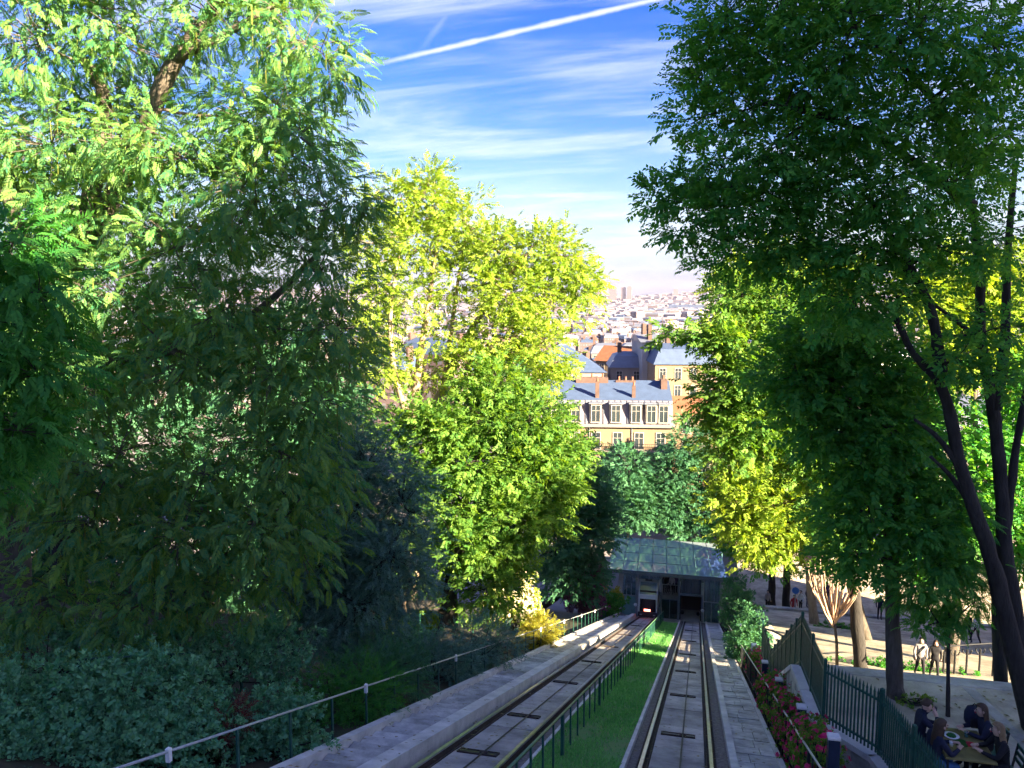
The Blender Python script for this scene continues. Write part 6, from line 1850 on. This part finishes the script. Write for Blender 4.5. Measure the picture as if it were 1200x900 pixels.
def chair(x, y, rz, label):
    c = empty('cafe_chair', (x, y, Z1), label, 'chair', 'chairs at the cafe table', rz)
    link('seat', MB().bbox(-0.21, 0.21, -0.21, 0.21, 0.42, 0.46, 0.015).mesh('seat', M['green_paint']), c)
    for sx in (-1, 1):
        link('leg', MB().bar((sx * 0.19, 0.18, 0), (sx * 0.18, 0.17, 0.42), 0.03).mesh('leg', M['black']), c)
        link('leg', MB().bar((sx * 0.19, -0.22, 0), (sx * 0.18, -0.20, 0.42), 0.03).mesh('leg', M['black']), c)
        link('back_post', MB().bar((sx * 0.18, -0.20, 0.42), (sx * 0.18, -0.28, 0.88), 0.03).mesh('back_post', M['black']), c)
    for z in (0.62, 0.74, 0.86):
        link('back_slat', MB().bar((-0.19, -0.2 - (z - .42) * .17, z), (0.19, -0.2 - (z - .42) * .17, z), 0.02, 0.07).mesh('back_slat', M['green_paint']), c)
    return c


seats = [(-0.66, 0.40, -90, DRINK, 'navy', 'navy', 'brown', False, 'seated person in navy drinking from a dark cup beside the picket fence', 'chair of the person drinking beside the picket fence'),
         (-0.60, -0.36, -75, SIT, 'navy', 'denim', 'brown', True, 'seated person with long brown hair, navy jacket and blue jeans', 'chair of the person in blue jeans'),
         (0.58, 0.48, 100, SIT, 'navy', 'black', 'brown', True, 'seated person with brown hair leaning over the far side of the cafe table', 'chair on the far side of the cafe table'),
         (0.64, -0.22, 92, SIT, 'black', 'black', 'fair', True, 'seated person with long fair hair and black coat at the right of the cafe table', 'chair of the fair-haired person in black')]
for x, y, rz, ps, tp, lg, hr_, lh, lab, cl in seats:
    person(lab, (TX + x, TY + y, Z1), R(rz), ps, tp, lg, hr_, lh, detail=True, group='people at the cafe table', height=1.76)
    chair(TX + x, TY + y, R(rz), cl)
bgk = empty('backpack', (TX + 0.42, TY + 0.78, Z1 + 0.75), 'dark navy backpack set down at the far end of the cafe table', 'bag')
bb = MB()
bb.lathe([(0.13, 0), (0.17, 0.08), (0.17, 0.22), (0.13, 0.33), (0.05, 0.37)], n=14)
link('bag_body', bb.mesh('bag_body', CLO['navy'], True), bgk)
link('bag_pocket', MB().bbox(-0.1, 0.1, -0.21, -0.14, 0.03, 0.2, 0.02).mesh('bag_pocket', CLO['black']), bgk)
link('bag_strap', MB().tube([(-0.05, 0, 0.36), (0, 0, 0.42), (0.05, 0, 0.36)], 0.012, 6).mesh('bag_strap', CLO['black']), bgk)
cup = table_item('cup', 'dark cup held to the mouth of the person in navy', -0.36, 0.44, [(0.03, 0.33), (0.04, 0.43)], M['black'], 'cup', 12)


# --- walkers and bystanders
def strap(root):
    s_ = MB()
    s_.tube([(-.14, .10, 1.42), (0, .135, 1.25), (.17, .10, 1.02)], 0.022, 6)
    link('bag_strap', s_.mesh('bag_strap', CLO['black']), root)
    link('shoulder_bag', MB().bbox(0.15, 0.24, -0.1, 0.14, 0.80, 1.04, 0.03).mesh('shoulder_bag', CLO['black']), root)


def place(px):
    return (px[0], px[1], zland(px[1]) + 0.02)


person('walker in grey top with a dark shoulder strap, climbing the steps beside a companion', place((8.82, 33.73, -15.32)), R(178), WALK, 'grey', 'black', 'black', False, group='walkers on the terrace', extra=strap)
person('walker in dark coat climbing the steps beside the walker in grey', place((9.45, 34.08, -15.42)), R(175), WALK, 'black', 'black', 'brown', True, group='walkers on the terrace', height=1.66)
person('person in dark top and white trousers walking behind the young tree', place((13.93, 48.79, -19.34)), R(200), WALK, 'black', 'white', 'black', False, group='walkers on the terrace', skin=SKIND)
person('person with white bag walking away on the terrace', place((15.36, 48.11, -19.26)), R(20), WALK, 'white', 'black', 'black', False, group='walkers on the terrace')
person('companion in black walking at the side of the person with the white top', place((15.06, 48.53, -19.47)), R(15), WALK, 'black', 'navy', 'black', False, group='walkers on the terrace')
person('person in blue top at the right edge of the terrace', place((16.64, 45.53, -17.21)), R(150), STAND, 'teal', 'denim', 'brown', True, group='walkers on the terrace')
sp = [(1010, 'navy', 'leftmost of the three dark figures on the far terrace edge'), (1018, 'black', 'middle of the three dark figures on the far terrace edge'), (1026, 'black', 'rightmost of the three dark figures on the far terrace edge')]
SQ = [(12.34, 63.36, -24.42), (12.85, 63.48, -24.42), (13.42, 63.62, -24.42), (7.36, 63.23, -24.16), (8.00, 64.37, -24.55), (5.44, 63.79, -24.28), (8.66, 65.52, -24.94), (10.29, 66.89, -25.46)]
for (p_, c_, lab), q in zip(sp, SQ[:3]):
    person(lab, (q[0], 57.6, zl2(57.6)), R(165 + 20 * rnd.random()), STAND, c_, 'black', 'black', False, group='people on the terrace edge')
for q, c_, lg, lab in zip(SQ[3:], ('red', 'white', 'grey', 'black', 'purple'), ('red', 'black', 'black', 'navy', 'black'),
                          ('person dressed in red on the square beside the blue sign', 'person with white top next to the person in red', 'person in grey standing near the station corner', 'person in black near the golden tree trunk', 'person in purple behind the bare tree')):
    person(lab, (q[0], max(q[1], 59.2), -24.6), R(rnd.uniform(120, 240)), STAND, c_, lg, rnd.choice(('black', 'brown')), rnd.random() < 0.4, group='people on the square')
pos = [(-2.7, 68.1), (-2.4, 68.4), (-2.1, 68.0), (-1.8, 68.3), (-2.55, 69.1), (-2.0, 69.2), (-1.65, 69.0)]
for i, (x, y) in enumerate(pos):
    person('passenger in %s waiting on the station platform, %s row' % (('black', 'navy', 'white', 'purple', 'grey', 'red', 'black')[i], 'front' if i < 4 else 'back'), (x, y, -25.4), R(180 + rnd.uniform(-50, 50)), STAND, ('black', 'navy', 'white', 'purple', 'grey', 'red', 'black')[i], 'black', ('black', 'brown', 'fair')[i % 3], i % 2 == 0, group='passengers in the station')
